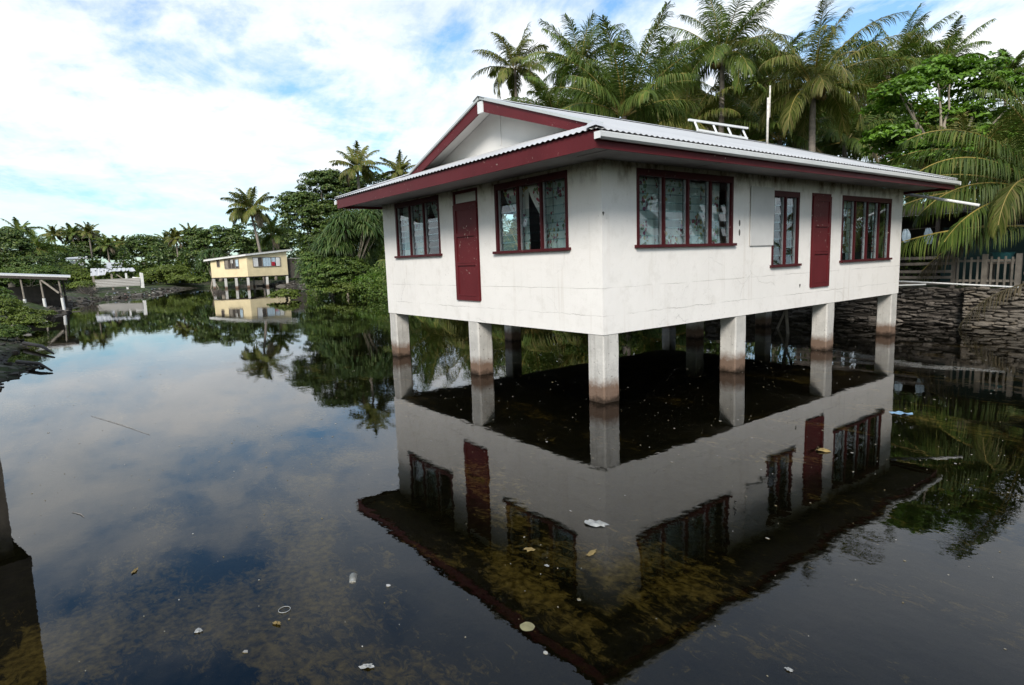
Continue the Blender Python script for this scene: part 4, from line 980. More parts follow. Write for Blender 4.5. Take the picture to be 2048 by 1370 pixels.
# fallen frond drooping down the pale wall
fl = empty('fallen_frond', (2.0, 12.45, 1.15), 'withered brown palm frond hanging down the pale slab wall into the water', 'frond')
mb = MB(); frond(mb, (.1, .1, .05), math.atan2(-.45, -.9), R(-14), 2.0, R(58), leafL=.46, N=34, hang=2.6, rr=rr, wid=.035, mi=0); mb.build('leaflets', ['palmdry', 'palmdry'], fl)

# sunken slab and props beneath the house
mb = MB(); mb.hexa([(.72, 4.2, -.50), (1.28, 4.2, -.50), (1.42, 5.5, -.50), (.86, 6.3, -.50)], [(.72, 4.2, -.27), (1.28, 4.2, -.27), (1.42, 5.5, -.27), (.86, 6.3, -.27)])
tag(mb.build('sunken_slab', 'concrete', origin=(1.05, 5, -.2)), 'grey slab lying sunken in the water beside the third right pillar', 'slab')
for i, (p, q, lab) in enumerate((((-2.9, 9.6, -.3), (-2.5, 9.9, .98), 'bare leaning timber prop under the floor nearest the stone wall'), ((-1.9, 8.6, -.3), (-2.3, 9.1, .98), 'bare leaning timber prop between the rear pillars'))):
    mb = MB(); mb.bar(p, q, .07, .05); tag(mb.build('timber_prop', 'weather2', origin=(np.array(p)+np.array(q))/2), lab, 'prop', 'timber props under the house')

# ------------------------------------------------------------------ middle distance: trees beyond the house
palm(715, 335, 47, 2.35, 'coconut palm rising behind the dark tree beside the left eave', n=18, seed=31, gzv=.5, N=24, leaf='palmy', rtr=.12)
palm(800, 345, 50, 2.0, 'coconut palm half hidden behind the left end of the eave', n=16, seed=32, gzv=.5, parts=False, N=24, leaf='palmy')
tree('broadleaf_tree', 625, 50, [(620, 440, 55, 50, 0), (650, 390, 50, 45, 1), (598, 415, 32, 32, 0), (690, 400, 50, 50, 2), (648, 500, 38, 50, 0), (660, 470, 60, 60, 1), (745, 380, 50, 30, 2), (575, 410, 22, 18, -.5), (660, 360, 28, 16, 1), (652, 545, 36, 36, .5), (650, 520, 50, 40, 1), (740, 430, 50, 50, 3)],
     'tall dark glossy tree between the yellow house and the white house', seed=33, nclump=1000, per=26, cr=.62, ll=.27, lw=.15, limbs=9, tr=.22)
pandanus(715, 43.5, [(715, 468, 52, 40, 0), (745, 462, 40, 44, 1), (672, 500, 30, 30, -.3), (640, 540, 26, 24, -.4)], 'large pandanus with drooping strap leaves beside the left wall of the white house', 190, 1.25, seed=1, wd=.085, per=50)
bush(660, 42.5, [(660, 556, 54, 30, 0), (644, 580, 22, 16, -.5), (692, 545, 42, 32, .5), (640, 532, 40, 30, .6), (720, 555, 34, 26, .8)], 'big rounded green bush at the foot of the pandanus', 41, 'leafm', 420, 24, .38, .17, .10, gzv=.1)
bush(740, 42, [(735, 562, 24, 12, 0), (765, 570, 14, 14, 0), (752, 556, 16, 9, 0)], 'light green shrub on rocks next to the left wall of the white house', 42, 'leafb', 80, 22, .30, .16, .10, gzv=.25)
bush(568, 41, [(570, 588, 22, 9, 0), (552, 593, 14, 6, 0), (590, 594, 12, 6, 0)], 'small low mangrove standing alone in the water before the yellow house', 43, nclump=80, cr=.26, ll=.13)
bush(690, 41, [(690, 580, 34, 12, 0), (720, 578, 24, 9, 0)], 'thin olive mangrove in front of the rocky bank', 44, nclump=70, cr=.3)
def facing(px, depth):
    q = ground(px, depth)-CAM; return math.atan2(q[1], q[0])-math.pi/2
# yellow house
yb = ground(495, 70, 0)
ya = facing(495, 70)
yh = empty('yellow_house', yb, 'cream yellow house on stilts with a flat sloping roof across the lagoon', 'house', rz=ya)
# local axes: x to the right, y away; front corner at origin
La, Lb = 4.3, 5.2
def ypt(s, face):   # along left face (face 0) or right face (face 1)
    return np.array((-s*.90, s*.44)) if face == 0 else np.array((s*.87, s*.49))
ZB2, HL, HR = 1.32, 3.55, 4.15
def yz_top(x): return 3.80+.105*x
def ywall(face, L):
    mb = MB(); a = np.array((0., 0.)); b = ypt(L, face); nrm = np.array((.03, .06)) if face == 0 else np.array((-.06, .1))
    nrm = np.array((0, .12))
    bt = [(*a, ZB2), (*b, ZB2), (*(b+nrm), ZB2), (*(a+nrm), ZB2)]; tp = [(*a, yz_top(a[0])), (*b, yz_top(b[0])), (*(b+nrm), yz_top(b[0])), (*(a+nrm), yz_top(a[0]))]
    mb.hexa(bt, tp); return mb.build('wall', 'yellow', yh)
ywall(0, La); ywall(1, Lb)
A0, B0 = ypt(La, 0), ypt(Lb, 1)
mb = MB(); ctr = A0+B0
mb.hexa([(*A0, ZB2), (*ctr, ZB2), (*(ctr+np.array((0, .1))), ZB2), (*(A0+np.array((0, .1))), ZB2)], [(*A0, 3.4), (*ctr, 3.9), (*(ctr+np.array((0, .1))), 3.9), (*(A0+np.array((0, .1))), 3.4)]); mb.build('wall', 'yellow', yh)
mb = MB(); mb.hexa([(0, .1, ZB2-.12), (*(B0*.99), ZB2-.12), (*ctr, ZB2-.12), (*(A0*.99), ZB2-.12)], [(0, .1, ZB2-.002), (*(B0*.99), ZB2-.002), (*ctr, ZB2-.002), (*(A0*.99), ZB2-.002)]); mb.build('floor_slab', 'darkwood', yh)
mb = MB(); e = 1.16; cc_ = (A0+B0)/2
rp = [cc_+(p-cc_)*e for p in (np.array((0., 0.)), B0, ctr, A0)]
mb.hexa([(*p, yz_top(p[0])+.02) for p in rp], [(*p, yz_top(p[0])+.12) for p in rp]); mb.build('roof', 'corr', yh)
mb = MB()
for p, q in ((rp[3], rp[0]), (rp[0], rp[1])): mb.bar((*p, yz_top(p[0])-.02), (*q, yz_top(q[0])-.02), .05, .16)
mb.build('fascia', 'white', yh)
def ywin(face, s0, s1, z0, z1, bays, items):
    mb = MB(); a, b = ypt(s0, face), ypt(s1, face); off = np.array((0, -.03))
    mb.hexa([(*(a+off*.2), z0), (*(b+off*.2), z0), (*(b+off), z0), (*(a+off), z0)][::-1], [(*(a+off*.2), z1), (*(b+off*.2), z1), (*(b+off), z1), (*(a+off), z1)][::-1])
    root = mb.build('window', 'dark', yh)
    mb = MB()
    for i in range(bays+1):
        p = ypt(s0+(s1-s0)*i/bays, face)+off*1.6; mb.box((p[0]-.03, p[1]-.03, z0), (p[0]+.03, p[1]+.03, z1))
    for z_ in (z0, z1):
        p, q = a+off*1.6, b+off*1.6; mb.bar((*p, z_), (*q, z_), .06, .06)
    mb.build('frame', 'weather2', root)
    for (f0, f1, g0, mat) in items:
        mb = MB(); p, q = ypt(s0+(s1-s0)*f0, face)+off*1.35, ypt(s0+(s1-s0)*f1, face)+off*1.35
        n = 9; V = []
        for k in range(n):
            c_ = p+(q-p)*k/(n-1); wob = .012*math.sin(k*2.1); V += [(c_[0], c_[1]+wob-.01, z0+g0*(z1-z0)+.03), (c_[0], c_[1]+wob-.01, z1-.04)]
        mb.add(V, [(2*k, 2*k+2, 2*k+3, 2*k+1) for k in range(n-1)]); mb.build('curtain', mat, root)
    return root
ywin(0, 1.0, 2.65, 2.30, 3.35, 4, [(.02, .2, .2, 'cloth'), (.4, .55, .55, 'white'), (.78, .96, .0, 'weather2')])
ywin(0, 3.25, 3.55, 2.55, 3.30, 1, [])
ywin(1, .75, 4.25, 2.42, 3.50, 3, [(.01, .18, .0, 'white'), (.36, .64, .0, 'cloth'), (.66, .82, .35, 'cloth'), (.84, .98, .0, 'white')])
mb = MB(); p, q = ypt(3.05, 1)+np.array((0, -.075)), ypt(3.55, 1)+np.array((0, -.075)); mb.add([(*p, 2.48), (*q, 2.48), (*q, 2.95), (*p, 2.95), (p[0], p[1]+.02, 2.48), (q[0], q[1]+.02, 2.48), (q[0], q[1]+.02, 2.95), (p[0], p[1]+.02, 2.95)], [(0,1,2,3), (7,6,5,4), (0,4,5,1), (3,2,6,7)]); mb.build('red_curtain', 'redcloth', yh)
for (s, f) in ((0.05, 0), (1.45, 0), (2.7, 0), (4.1, 0), (2.35, 1), (5.0, 1)):
    p = ypt(s, f); mb = MB(); mb.box((p[0]-.14, p[1]+.01, -.6), (p[0]+.14, p[1]+.28, ZB2-.121)); mb.build('pillar', 'concrete', yh)
for (x_, y_) in ((1.9, 2.6), (-1.2, 2.9), (.6, 4.2)):
    mb = MB(); mb.box((x_-.13, y_-.13, -.6), (x_+.13, y_+.13, ZB2-.121)); mb.build('pillar', 'concrete', yh)
mb = MB(); q = B0; mb.box((q[0]+.1, q[1]+.5, .9), (q[0]+2.1, q[1]+2.0, 3.2)); mb.build('rear_annex', 'darkwood', yh)
mb = MB(); mb.box((q[0]+.05, q[1]+.4, 3.25), (q[0]+2.3, q[1]+2.2, 3.33)); mb.build('annex_roof', 'corr', yh)
# palm and trees behind the yellow house
palm(500, 420, 78, 4.1, 'windswept leaning coconut palm above the yellow house', n=18, seed=51, gzv=.5, base_px=528, N=28, leaf='palmy', rtr=.17, hang=.8)
palm(545, 470, 82, 3.6, 'shorter coconut palm behind the right end of the yellow house', n=16, seed=52, gzv=.5, parts=False, N=24)
tree('broadleaf_tree', 440, 84, [(440, 480, 36, 26, 0), (415, 505, 36, 32, 0), (470, 500, 36, 30, 0), (395, 480, 22, 22, 0), (480, 470, 24, 20, 1), (520, 500, 30, 26, 2)], 'rounded dark tree rising behind the left end of the yellow house', seed=53, nclump=330, per=24, cr=.8, ll=.42, lw=.24, limbs=7, tr=.25)
pandanus(425, 74, [(425, 520, 20, 22, 0), (412, 535, 10, 16, 0)], 'pandanus tree hugging the left corner of the yellow house', 26, 1.2, seed=2, wd=.10, per=36)
# far tree line
far = 'trees along the far shore'
def ft(px, depth, blobs, label, seed, leaf='leafd', **kw): tree('broadleaf_tree', px, depth, blobs, label, leaf=leaf, seed=seed, group=far, **{**dict(nclump=220, per=24, cr=.95, ll=.5, lw=.28, limbs=5, tr=.25), **kw})
ft(285, 118, [(290, 495, 34, 24, 0), (268, 508, 26, 22, 0), (315, 508, 28, 24, 0)], 'broad rounded dark tree in the middle of the far tree line', 61, nclump=260)
ft(160, 120, [(150, 480, 18, 22, 0), (180, 485, 18, 20, 0), (165, 510, 34, 24, 0)], 'two headed tall thin tree right of the left shed roof', 62)
ft(20, 62, [(10, 480, 34, 22, 0), (30, 505, 30, 30, 0), (-25, 500, 30, 40, 0), (60, 530, 40, 22, 0), (5, 540, 50, 26, 0)], 'dark leafy tree at the left frame edge above the open shed', 63, nclump=360, cr=.65, ll=.32, lw=.18)
ft(90, 105, [(85, 510, 36, 22, 0), (125, 515, 30, 20, 0), (50, 520, 36, 20, 0)], 'low dark tree behind the small grey house', 64)
ft(235, 125, [(225, 505, 24, 20, 0), (245, 515, 24, 16, 0), (200, 510, 24, 20, 0)], 'low dark tree left of the broad rounded one', 65)
ft(365, 112, [(365, 512, 30, 18, 0), (340, 515, 26, 16, 0), (395, 505, 26, 22, 0)], 'low dark tree behind the white far roof', 66)
ft(550, 100, [(545, 505, 34, 26, 0), (575, 490, 30, 34, 0), (520, 515, 30, 22, 0)], 'shadowed tree right behind the yellow house', 67)
ft(-60, 90, [(-60, 480, 50, 40, 0), (-130, 490, 50, 45, 0)], 'dark trees past the left frame edge', 68)
for i, (px, py, dp, L, lab) in enumerate(((75, 500, 78, 4.0, 'bushy low coconut palm over the left shed'), (108, 472, 110, 3.4, 'small coconut palm left of the two headed tree'), (145, 468, 118, 3.4, 'coconut palm sharing the top of the two headed tree'), (178, 466, 116, 3.4, 'coconut palm at the right of the two headed tree'),
        (215, 492, 112, 3.6, 'coconut palm with drooping crown left of the broad rounded tree'), (352, 478, 108, 3.4, 'pale trunked coconut palm standing over the white far roof'), (335, 482, 122, 3.2, 'coconut palm right beside the broad rounded tree'), (380, 468, 110, 3.2, 'coconut palm between the pale trunked palm and the yellow house'), (38, 462, 88, 3.2, 'coconut palm tops over the leafy tree at the left edge'), (243, 488, 120, 3.0, 'slim coconut palm touching the broad rounded tree'))):
    palm(px, py, dp, L*.85, lab, n=15, seed=70+i, gzv=.5, parts=False, N=18, dry=2, leaf='palmy' if i % 2 else 'palm', rtr=.16)
# mangroves
bush(330, 78, [(330, 552, 40, 18, 0), (300, 562, 30, 12, -1), (365, 562, 26, 12, -1), (345, 545, 30, 14, 2)], 'wide olive mangrove mound right of the ruined shack', 81, nclump=330, per=24, cr=.62, ll=.26, lw=.15)
bush(280, 92, [(280, 545, 40, 12, 0), (250, 540, 40, 10, 2), (230, 538, 40, 9, 3)], 'low mangrove strip behind the ruined shack', 82, nclump=180, cr=.7, ll=.3, lw=.17)
bush(140, 66, [(140, 552, 34, 18, 0), (110, 545, 34, 18, 2), (165, 560, 24, 14, -1), (155, 575, 24, 10, -2)], 'bright olive bush between the open shed and the ruined shack', 83, nclump=260, cr=.55, ll=.23, lw=.13)
bush(60, 58, [(60, 550, 44, 16, 0), (10, 560, 40, 20, 0), (95, 548, 30, 14, 2)], 'dark green thicket behind the open shed', 84, 'leafm', 240, 24, .55, .22, .13)
bush(28, 24.5, [(25, 634, 36, 20, 0), (58, 634, 28, 15, .3), (-10, 620, 44, 26, 0), (5, 655, 38, 18, -.5), (66, 648, 20, 12, 0)], 'low dense bush at the left frame edge before the open shed', 85, 'mang', 240, 24, .22, .10, .06, gzv=.05)
bush(-30, 30, [(-20, 600, 40, 24, 0), (-60, 590, 50, 30, 0)], 'taller bush past the left edge of the near bank', 86, 'leafm', 150, 24, .3, .14, .08)
ft(450, 66, [(398, 562, 14, 8, 0)], 'small dark shrub left of the yellow house stilts', 87, leaf='mang', nclump=40, cr=.4, ll=.2, lw=.12, trunk=False)
# twiggy dead brush
def brush(px, depth, label, seed, wpx, hpx):
    rr = np.random.default_rng(seed); b = ground(px, depth); b[2] = max(gz(b[0], b[1]), 0)-.03; mb = MB(); w_ = wpx*depth/FPX; h_ = hpx*depth/FPX
    for i in range(150):
        a = rr.uniform(0, 6.28); r_ = rr.uniform(0, w_); p = np.array((r_*math.cos(a), r_*math.sin(a)*.6, 0)); d = np.array((rr.normal(0, .6), rr.normal(0, .6), rr.uniform(.4, 1.1)))*h_
        mb.tube([p, p+d*.5+rr.normal(0, .08, 3)*h_, p+d], [.016, .011, .004], 3, cap=False)
    tag(mb.build('dead_brush', 'twig', loc=b), label, 'brush', 'dead brush on the banks')
bush(95, 30.5, [(92, 628, 16, 6, 0)], 'small low tuft of mangrove at the waterline right of the near left bush', 88, nclump=40, cr=.16, ll=.09, lw=.05)
bush(175, 57, [(164, 572, 18, 8, 0)], 'olive scrub on the bank left of the ruined shack', 89, nclump=120, cr=.4, ll=.18, lw=.10, gzv=.4)
bush(8, 19.5, [(0, 672, 34, 20, 0), (30, 668, 22, 14, .2)], 'dark green scrub at the very left edge just above the rocks', 90, 'leafm', 160, 24, .18, .08, .05, gzv=.2)
brush(172, 53, 'grey leafless brush between the open shed and the ruined shack', 1, 20, 18)
brush(432, 57, 'dark twiggy brush in the water before the yellow house', 2, 18, 9)
brush(120, 41, 'grey twigs on the bank right of the open shed posts', 3, 12, 9)
# open shed on the left shore
shd = empty('open_shed', ground(80, 37, .3), 'open timber shed with thin white roof and white based posts on the left shore', 'shed', rz=facing(80, 37))
def S_(px, py, dd=0.0):     # a point of the shed from its surveyed outline
    p = at(px, py, 36+dd)-np.array(shd.location); c, s = math.cos(-shd.rotation_euler[2]), math.sin(-shd.rotation_euler[2]); return np.array((p[0]*c-p[1]*s, p[0]*s+p[1]*c, p[2]))
mb = MB(); r0, r1, r2, r3 = S_(-60, 549), S_(141, 555), S_(141, 552, 4.5), S_(-60, 546, 4.5)
mb.hexa([r0, r1, r2, r3], [p+np.array((0, 0, .07)) for p in (r0, r1, r2, r3)]); mb.build('roof', 'roof', shd)
mb = MB(); mb.bar(r0+np.array((0, .12, -.08)), r1+np.array((-.15, .12, -.08)), .06, .13); mb.bar(r3+np.array((0, -.2, -.10)), r2+np.array((-.15, -.2, -.10)), .06, .13); mb.build('beam', 'darkwood', shd)
for (px, dd) in ((41, .2), (80, .2), (117, .2), (41, 4.2), (124, 4.2)):
    tp = S_(px, 557, dd)-np.array((0, 0, .05)); mb = MB(); mb.tube([(tp[0]+.05, tp[1], .55), tp], [.055, .05], 7); ps = mb.build('post', 'weather2' if dd < 1 else 'darkwood', shd)
    mb = MB(); mb.tube([(tp[0]+.10, tp[1], -.75), (tp[0]+.05, tp[1], .52)], [.085, .085], 9); mb.build('white_sleeve', 'white' if dd < 1 else 'darkwood', ps)
mb = MB(); mb.bar(S_(82, 560, .1), S_(118, 586, .1), .06, .09); mb.build('brace', 'weather2', shd)
for k in range(4):
    mb = MB(); mb.bar(S_(92+8*k, 560, 1+.6*k), S_(120, 580-4*k, 1+.6*k), .04, .06); mb.build('rafter', 'darkwood', shd)
mb = MB(); p, q = S_(-40, 590, 4.3), S_(122, 590, 4.3)
mb.add([(p[0], p[1], -.4), (q[0], q[1], -.4), (q[0], q[1], 1.2), (p[0], p[1], 1.2)], [(0, 1, 2, 3)]); mb.box((p[0], p[1]+.01, -.4), (q[0], p[1]+.05, 1.15)); mb.build('back_wall', 'darkwood', shd)
# ruined shack
sk = empty('ruined_shack', ground(238, 63, .25), 'ruined shack with torn white roof and grey corrugated front on the far left shore', 'shack', rz=facing(238, 63))
def K_(px, py, dd=0.0):
    p = at(px, py, 62+dd)-np.array(sk.location); c, s = math.cos(-sk.rotation_euler[2]), math.sin(-sk.rotation_euler[2]); return np.array((p[0]*c-p[1]*s, p[0]*s+p[1]*c, p[2]))
mb = MB(); a0, a1 = K_(191, 575), K_(281, 571); n = 90; V = []
hz_ = .78
for k in range(24):
    f = k/23; bulge = .02*math.sin(f*24*1.3)
    V += [a0+np.array((0, bulge, f*hz_)), a1+np.array((0, bulge, f*hz_))]
mb.add(V, [(2*k, 2*k+1, 2*k+3, 2*k+2) for k in range(23)])
mb.hexa([a0+np.array((0,.05,0)), a1+np.array((0,.05,0)), a1+np.array((0,.08,0)), a0+np.array((0,.08,0))], [a0+np.array((0,.05,hz_)), a1+np.array((0,.05,hz_)), a1+np.array((0,.08,hz_)), a0+np.array((0,.08,hz_))]); mb.build('front_wall', 'corr', sk)
mb = MB(); rr = np.random.default_rng(4); nc, nr = 30, 7; P0 = K_(181, 537, 2.2); P1 = K_(266, 536, 2.2); V = []
for i in range(nc+1):
    f = i/nc; px_ = 181+87*f; py_ = 551+rr.uniform(-1.2, 1.2) if f < .36 else 543.5+rr.uniform(-1.5, 1.5)-(2 if f > .5 else 0)
    fr_e = K_(px_+(3 if f > .9 else 0), py_, .0); bk = P0+(P1-P0)*f+np.array((0, 0, rr.uniform(-.04, .04)))
    for q in range(nr+1): g_ = q/nr; V.append(fr_e+(bk-fr_e)*g_+np.array((0, 0, .02*math.sin(i*2.2)+rr.uniform(-.004, .004))))
F = [(i*(nr+1)+q, (i+1)*(nr+1)+q, (i+1)*(nr+1)+q+1, i*(nr+1)+q+1) for i in range(nc) for q in range(nr) if not (rr.random() < .04 or (12 <= i <= 15 and q > 1 and rr.random() < .6))]
mb.add(V, F); mb.add([v-np.array((0, 0, .025)) for v in V], [f_[::-1] for f_ in F])
mb.build('roof', 'roof', sk)
for px, mat, top in ((189, 'weather2', 552), (226, 'weather2', 548), (255, 'white', 546), (284, 'white', 545), (287, 'white', 546)):
    mb = MB(); p = K_(px, 575, .15); mb.box((p[0]-.09, p[1], -.4), (p[0]+.09, p[1]+.16, K_(px, top)[2])); mb.build('post', mat, sk)
mb = MB(); mb.bar(K_(232, 548, .5), K_(250, 560, .5), .08, .08); mb.build('brace', 'weather2', sk)
mb = MB(); p, q = K_(265, 556, .1), K_(286, 558, .1); mb.hexa([p, q, q+np.array((0, .9, 0)), p+np.array((0, .9, 0))], [v+np.array((0, 0, .12)) for v in (p, q, q+np.array((0, .9, 0)), p+np.array((0, .9, 0)))]); mb.build('shelf', 'white', sk)
# far houses
def far_house(px, depth, wpx, ytop, ybot, wallm, roofm, label, slope=.0, rdrop=0.25, dpt=5.0, name='far_house', win=True):
    b = ground(px, depth, .5); root = empty(name, b, label, 'house', 'small houses on the far shore', rz=facing(px, depth)); w_ = wpx*depth/FPX
    zt = at(px, ytop, depth)[2]-.5; mb = MB(); mb.box((-w_/2, 0, -.3), (w_/2, dpt, zt-rdrop-.02)); mb.build('wall', wallm, root)
    mb = MB(); e = .35; mb.hexa([(-w_/2-e, -e, zt-rdrop), (w_/2+e, -e, zt-rdrop+slope), (w_/2+e, dpt+e, zt+.1+slope), (-w_/2-e, dpt+e, zt+.1)], [(-w_/2-e, -e, zt-rdrop+.12), (w_/2+e, -e, zt-rdrop+.12+slope), (w_/2+e, dpt+e, zt+.22+slope), (-w_/2-e, dpt+e, zt+.22)]); mb.build('roof', roofm, root)
    if win:
        mb = MB(); mb.box((0.0, -.03, zt-rdrop-.75), (1.1, -.001, zt-rdrop-.45)); mb.build('window', 'dark', root)
    return root
far_house(143, 82, 52, 518, 535, 'white', 'roof', 'small grey white house with a flat roof behind the open shed', .25)
far_house(230, 90, 22, 527, 540, 'white', 'roof', 'tiny shed with a bright white roof above the ruined shack', 0, .8, 3.0, 'far_shed', False)
fh = empty('far_house', ground(352, 88, .5), 'white hip roofed house with blue wall left of the yellow house', 'house', 'small houses on the far shore', rz=facing(352, 88))
mb = MB(); mb.box((-1.3, .3, -.3), (3.3, 4, 1.5)); mb.build('wall', 'blue', fh)
mb = MB(); mb.add([(-2.2, -.2, 1.15), (1.6, -.3, 1.15), (1.6, 4, 1.2), (-2.2, 4, 1.2), (-.6, 1.7, 2.2), (1.9, 1.7, 2.2)], [(0, 1, 5, 4), (1, 2, 5), (2, 3, 4, 5), (3, 0, 4)][0:1]); mb.add([(-2.2, -.2, 1.15), (1.6, -.3, 1.15), (1.6, 4, 1.2), (-2.2, 4, 1.2), (-.6, 1.7, 2.2), (1.9, 1.7, 2.2)], [(2, 3, 4, 5)]); mb.add([(-2.2, -.2, 1.15), (1.6, -.3, 1.15), (1.6, 4, 1.2), (-2.2, 4, 1.2), (-.6, 1.7, 2.2), (1.9, 1.7, 2.2)], [(1, 2, 5), (3, 0, 4)])
mb.hexa([(1.7, .8, 1.6), (4.0, .8, 1.6), (4.0, 3.5, 2.0), (1.7, 3.5, 2.0)], [(1.7, .8, 1.7), (4.0, .8, 1.7), (4.0, 3.5, 2.1), (1.7, 3.5, 2.1)]); mb.build('roof', 'roof', fh)
mb = MB(); mb.box((.6, -.6, -.3), (2.2, .1, .55)); mb.build('porch', 'white', fh)

# ------------------------------------------------------------------ shoreline rubble and litter
def rubble(pts, n, seed, smin, smax, spread, mat, name, zj=.1):
    rr = np.random.default_rng(seed); mb = MB(); P_ = np.array(pts, float)
    seg = np.linalg.norm(np.diff(P_, axis=0), axis=1); cum = np.concatenate([[0], np.cumsum(seg)])
    base = np.array([(x, y, z) for x in (-1, 1) for y in (-1, 1) for z in (-1, 1)], float)
    Fq = [(0,1,3,2), (4,6,7,5), (0,4,5,1), (2,3,7,6), (0,2,6,4), (1,5,7,3)]
    for i in range(n):
        s_ = rr.uniform(0, cum[-1]); x = np.interp(s_, cum, P_[:, 0])+rr.normal(0, spread); y = np.interp(s_, cum, P_[:, 1])+rr.normal(0, spread)
        sz_ = rr.uniform(smin, smax)*(.45 if x > -22 and y < 0 else 1)*(1 if rr.random() < .85 else 1.7); z = gz(x, y)
        if z < -.13: continue
        a = rr.uniform(0, 6.28); c, s = math.cos(a), math.sin(a)
        v = base*np.array((sz_, sz_*rr.uniform(.4, .8), sz_*rr.uniform(.22, .5)))+rr.normal(0, sz_*.16, (8, 3))
        v = np.stack([v[:, 0]*c-v[:, 1]*s, v[:, 0]*s+v[:, 1]*c, v[:, 2]], 1)
        mb.add(v+np.array((x, y, z+sz_*.15)), Fq)
    return tag(mb.build(name, mat), kind='stuff')
o = rubble([(-7.6,-7.5), (-10.8,-6.9), (-11.9,-6.5), (-14,-7.2), (-18,-6.9), (-24,-7.5), (-30,-7.2), (-38,-5.6), (-46,-5.9), (-51,-4.3), (-57,-2.7), (-60,.2), (-63,2.6), (-72,4.6), (-78,6.5)], 1100, 1, .05, .17, .45, 'rubble', 'shore_rubble')
tag(o, 'coral rubble and broken rock strewn along the left shore', 'rubble')
o = rubble([(-76,15.5), (-66,16.5), (-55,16), (-46,12.9), (-37,11.3), (-33,12.6), (-24,13), (-14,12.7), (-7,13)], 700, 2, .10, .32, .5, 'rubble', 'bank_rubble'); tag(o, 'dark rocks and broken coral on the bank behind the white house', 'rubble')
o = rubble([(-55,-3.2), (-58.5,-1.8), (-61,.4), (-64,2.6), (-72,4.4)], 110, 3, .03, .09, .5, 'trash', 'shore_litter'); tag(o, 'pale and coloured litter strewn below the ruined shack', 'litter')
o = rubble([(-44,12.4), (-37,11.2), (-33,12.4)], 40, 4, .06, .16, .4, 'trash', 'bank_litter'); tag(o, 'scattered pale litter on the bank between the two stilt houses', 'litter')
for i, (p, q, r_, lab) in enumerate((((-12.6, -7.0, .10), (-10.7, -6.35, .03), .05, 'dark driftwood branch at the left shore edge nearest the camera'), ((-17.5, -7.0, .12), (-14.2, -6.3, .05), .06, 'dark log lying on the left bank below the low bush'), ((-37.5, 11.6, .2), (-34.5, 11.0, .06), .09, 'grey log at the waterline below the rocky bank'))):
    mb = MB(); p = np.array(p); q = np.array(q); mb.tube([p, (p+q)/2+np.array((.05, .1, .05)), q], [r_, r_*.8, r_*.4], 7); tag(mb.build('driftwood', 'darkwood' if i < 2 else 'weather', smooth=True, origin=(p+q)/2), lab, 'driftwood', 'driftwood on the banks')

# ------------------------------------------------------------------ floating bits
rr = np.random.default_rng(12); mb = MB()
for i in range(1500):
    x = rr.uniform(-9, 6.5); y = rr.uniform(-6.6, 8)
    if seg_dist(np.array([x]), np.array([y]))[0] < .3: continue
    s_ = rr.choice([.003, .005, .009, .015], p=[.55, .28, .13, .04]); a = rr.uniform(0, 6.28); k = rr.integers(4, 7)
    an = a+np.arange(k)*2*np.pi/k; el = rr.uniform(.35, 1)
    pts = np.stack([x+s_*np.cos(an)*(1+.2*rr.normal(size=k)), y+s_*el*np.sin(an), np.full(k, .004)], 1)
    bot = pts-np.array((0, 0, .004)); mb.poly(pts); mb.add(np.concatenate([bot, pts]), [(j, (j+1) % k, k+(j+1) % k, k+j) for j in range(k)])
tag(mb.build('floating_specks', 'speck'), 'countless tiny pale specks floating on the lagoon', 'specks', kind='stuff')
def flake(name, x, y, s_, mat, label, cat, seed, el=.6, thick_=.003, rot=0, amp=.02, rough=.25):
    s_ *= .74; amp *= .55
    rr = np.random.default_rng(seed); n, m = 14, 4; V = [(0, 0, amp*.6)]
    for j in range(1, m+1):
        for i in range(n):
            a = 2*np.pi*i/n; r_ = s_*j/m*(1+(rough*rr.normal() if j == m else rough*.3*rr.normal())); V.append((r_*math.cos(a), r_*el*math.sin(a), thick_+amp*rr.uniform(-.2, 1)*(1-.3*j/m)))
    F3 = [(0, 1+i, 1+(i+1) % n) for i in range(n)]; F4 = [(1+(j-1)*n+i, 1+j*n+i, 1+j*n+(i+1) % n, 1+(j-1)*n+(i+1) % n) for j in range(1, m) for i in range(n)]
    V = np.array(V); mb = MB(); mb.add(V, F3); mb.F.append((np.array(F4), 0))
    o = mb.build(name, mat, loc=(x, y, 0), smooth=True); o.rotation_euler = (0, 0, rot); return tag(o, label, cat)
flake('plastic_scrap', 2.76, -2.93, .13, 'scrap', 'crumpled white plastic floating below the front corner of the house', 'scrap', 1, .55, rot=.4, amp=.05)
flake('plastic_scrap', 2.25, -5.70, .040, 'scrap', 'small folded white scrap floating in the lower left of the water', 'scrap', 2, .6, amp=.02)
flake('plastic_scrap', 3.20, -5.07, .048, 'scrap', 'torn cream scrap floating at the bottom edge left of centre', 'scrap', 3, .5, rot=1, amp=.03)
flake('round_lid', 3.47, -4.20, .062, 'olive', 'round olive lid floating at the edge of the roof reflection', 'lid', 4, .95, amp=.004, rough=.04)
flake('dead_leaf', 3.07, .10, .11, 'ochre', 'curled yellow leaf floating below the right hand door', 'leaf', 5, .45, rot=.7, amp=.06)
flake('dead_leaf', 2.48, -5.32, .045, 'ochre', 'ochre leaf floating next to a thin ring', 'leaf', 6, .6, rot=.3, amp=.02)
flake('dead_leaf', 2.75, -3.60, .06, 'ochre', 'pale leaf floating under the parted curtain window reflection', 'leaf', 7, .55, rot=.8, amp=.01)
flake('dead_leaf', 3.08, -3.30, .07, 'ochre', 'dull leaf floating just below the crumpled white plastic', 'leaf', 8, .5, rot=1.8, amp=.01)
flake('white_petal', 3.01, -3.66, .03, 'scrap', 'small white oval petal floating near the dark roof reflection', 'petal', 9, .5, rot=.2, amp=.01)
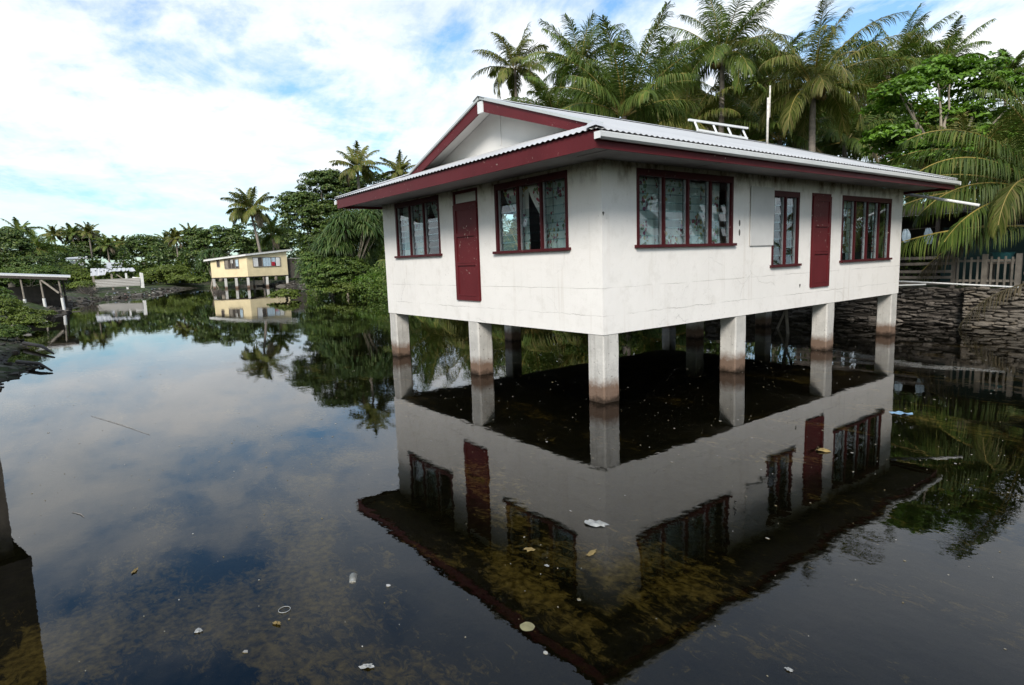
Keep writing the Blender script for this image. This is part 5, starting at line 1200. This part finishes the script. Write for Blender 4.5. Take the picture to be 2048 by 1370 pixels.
flake('shell', 4.61, -3.42, .026, 'scrap', 'little white shell near the bottom right of centre', 'shell', 10, .7, amp=.015)
flake('plastic_bag', 3.01, 2.22, .16, 'blue', 'pale blue plastic bag floating beside the long wall reflection', 'bag', 11, .55, rot=.9, amp=.05)
flake('dead_leaf', 1.15, -5.92, .05, 'ochre', 'arched pale leaf alone in the lower left of the lagoon', 'leaf', 12, .35, rot=-.5, amp=.02)
mb = MB(); a = np.linspace(0, 2*np.pi, 21)[:-1]; ringp = [(.035*math.cos(q), .035*math.sin(q), .004) for q in np.linspace(0, 2*np.pi, 25)]; mb.tube(ringp, .0020, 6, cap=False); tag(mb.build('wire_ring', 'scrap', loc=(2.36, -5.24, 0), smooth=True), 'thin pale ring floating by the ochre leaf', 'ring')
mb = MB(); V = [(r_*math.cos(q), l_, -.014+r_*math.sin(q)) for l_, r_ in ((-.05, .026), (.05, .031), (.05, .029), (-.045, .024)) for q in a]; mb.add(V, [(k*20+i, k*20+(i+1) % 20, (k+1)*20+(i+1) % 20, (k+1)*20+i) for k in range(3) for i in range(20)]); mb.poly([V[i] for i in range(20)])
o = tag(mb.build('paper_cup', 'tin', loc=(2.28, -4.76, 0), smooth=True), 'pale paper cup lying on its side in the water', 'cup'); o.rotation_euler = (0, 0, 1.1)
for (p, q, lab) in (((-4.9, -5.9, .006), (-3.0, -5.35, .006), 'long pale stick floating far left on the lagoon'), ((-.50, -6.24, .006), (-.28, -6.16, .006), 'short white stick floating near the left frame edge')):
    mb = MB(); p = np.array(p); q = np.array(q); mb.tube([p, (p+q)/2+np.array((.01, .02, 0)), q], [.0018, .0028, .0018], 6); tag(mb.build('floating_stick', 'weather2', smooth=True, origin=(p+q)/2), lab, 'stick')

# ------------------------------------------------------------------ the neighbour's house just outside the left of the view (mirrored in the water)
nb = empty('neighbour_house', (-9.1, -7.30, 0), 'white stilt house beyond the left edge, seen mirrored in the lower left water', 'house', rz=R(14))
mb = MB(); mb.box((-3.0, -6, 1.0), (0, -.01, 3.369)); mb.build('wall', 'weather', nb)  # dark grey material puts the shade on this white wall into its colour
mb = MB(); mb.box((-3.28, -6.5, 3.58), (.32, .15, 6.6)); mb.build('upper_storey', 'darkwood', nb)
mb = MB(); mb.box((-3.3, -6.6, 3.37), (.35, .17, 3.57)); mb.build('fascia', 'darkwood', nb)
mb = MB(); mb.hexa([(-3.4, -6.7, 6.605), (.42, -6.7, 6.605), (.42, .17, 6.605), (-3.4, .17, 6.605)], [(-3.0, -5.0, 7.3), (-1.4, -5.0, 7.6), (-1.4, -1.6, 7.6), (-3.0, -1.6, 7.3)]); mb.build('roof', 'roof', nb)
for x_ in (-.17, -2.8):
    for y_ in (-.17, -3, -5.8):
        mb = MB(); mb.box((x_-.16, y_-.16, -.6), (x_+.16, y_+.16, .999)); mb.build('pillar', 'concrete', nb)

# ------------------------------------------------------------------ render settings
vs = scene.view_settings; vs.view_transform = 'Standard'; vs.look = 'None'; vs.exposure = 0.5; vs.gamma = 1.0
cy = scene.cycles
cy.max_bounces = 8; cy.diffuse_bounces = 3; cy.glossy_bounces = 4; cy.transmission_bounces = 4; cy.transparent_max_bounces = 16
cy.caustics_reflective = False; cy.caustics_refractive = False; cy.sample_clamp_indirect = 6
try:
    cy.use_denoising = True; cy.denoiser = 'OPENIMAGEDENOISE'
except Exception: pass
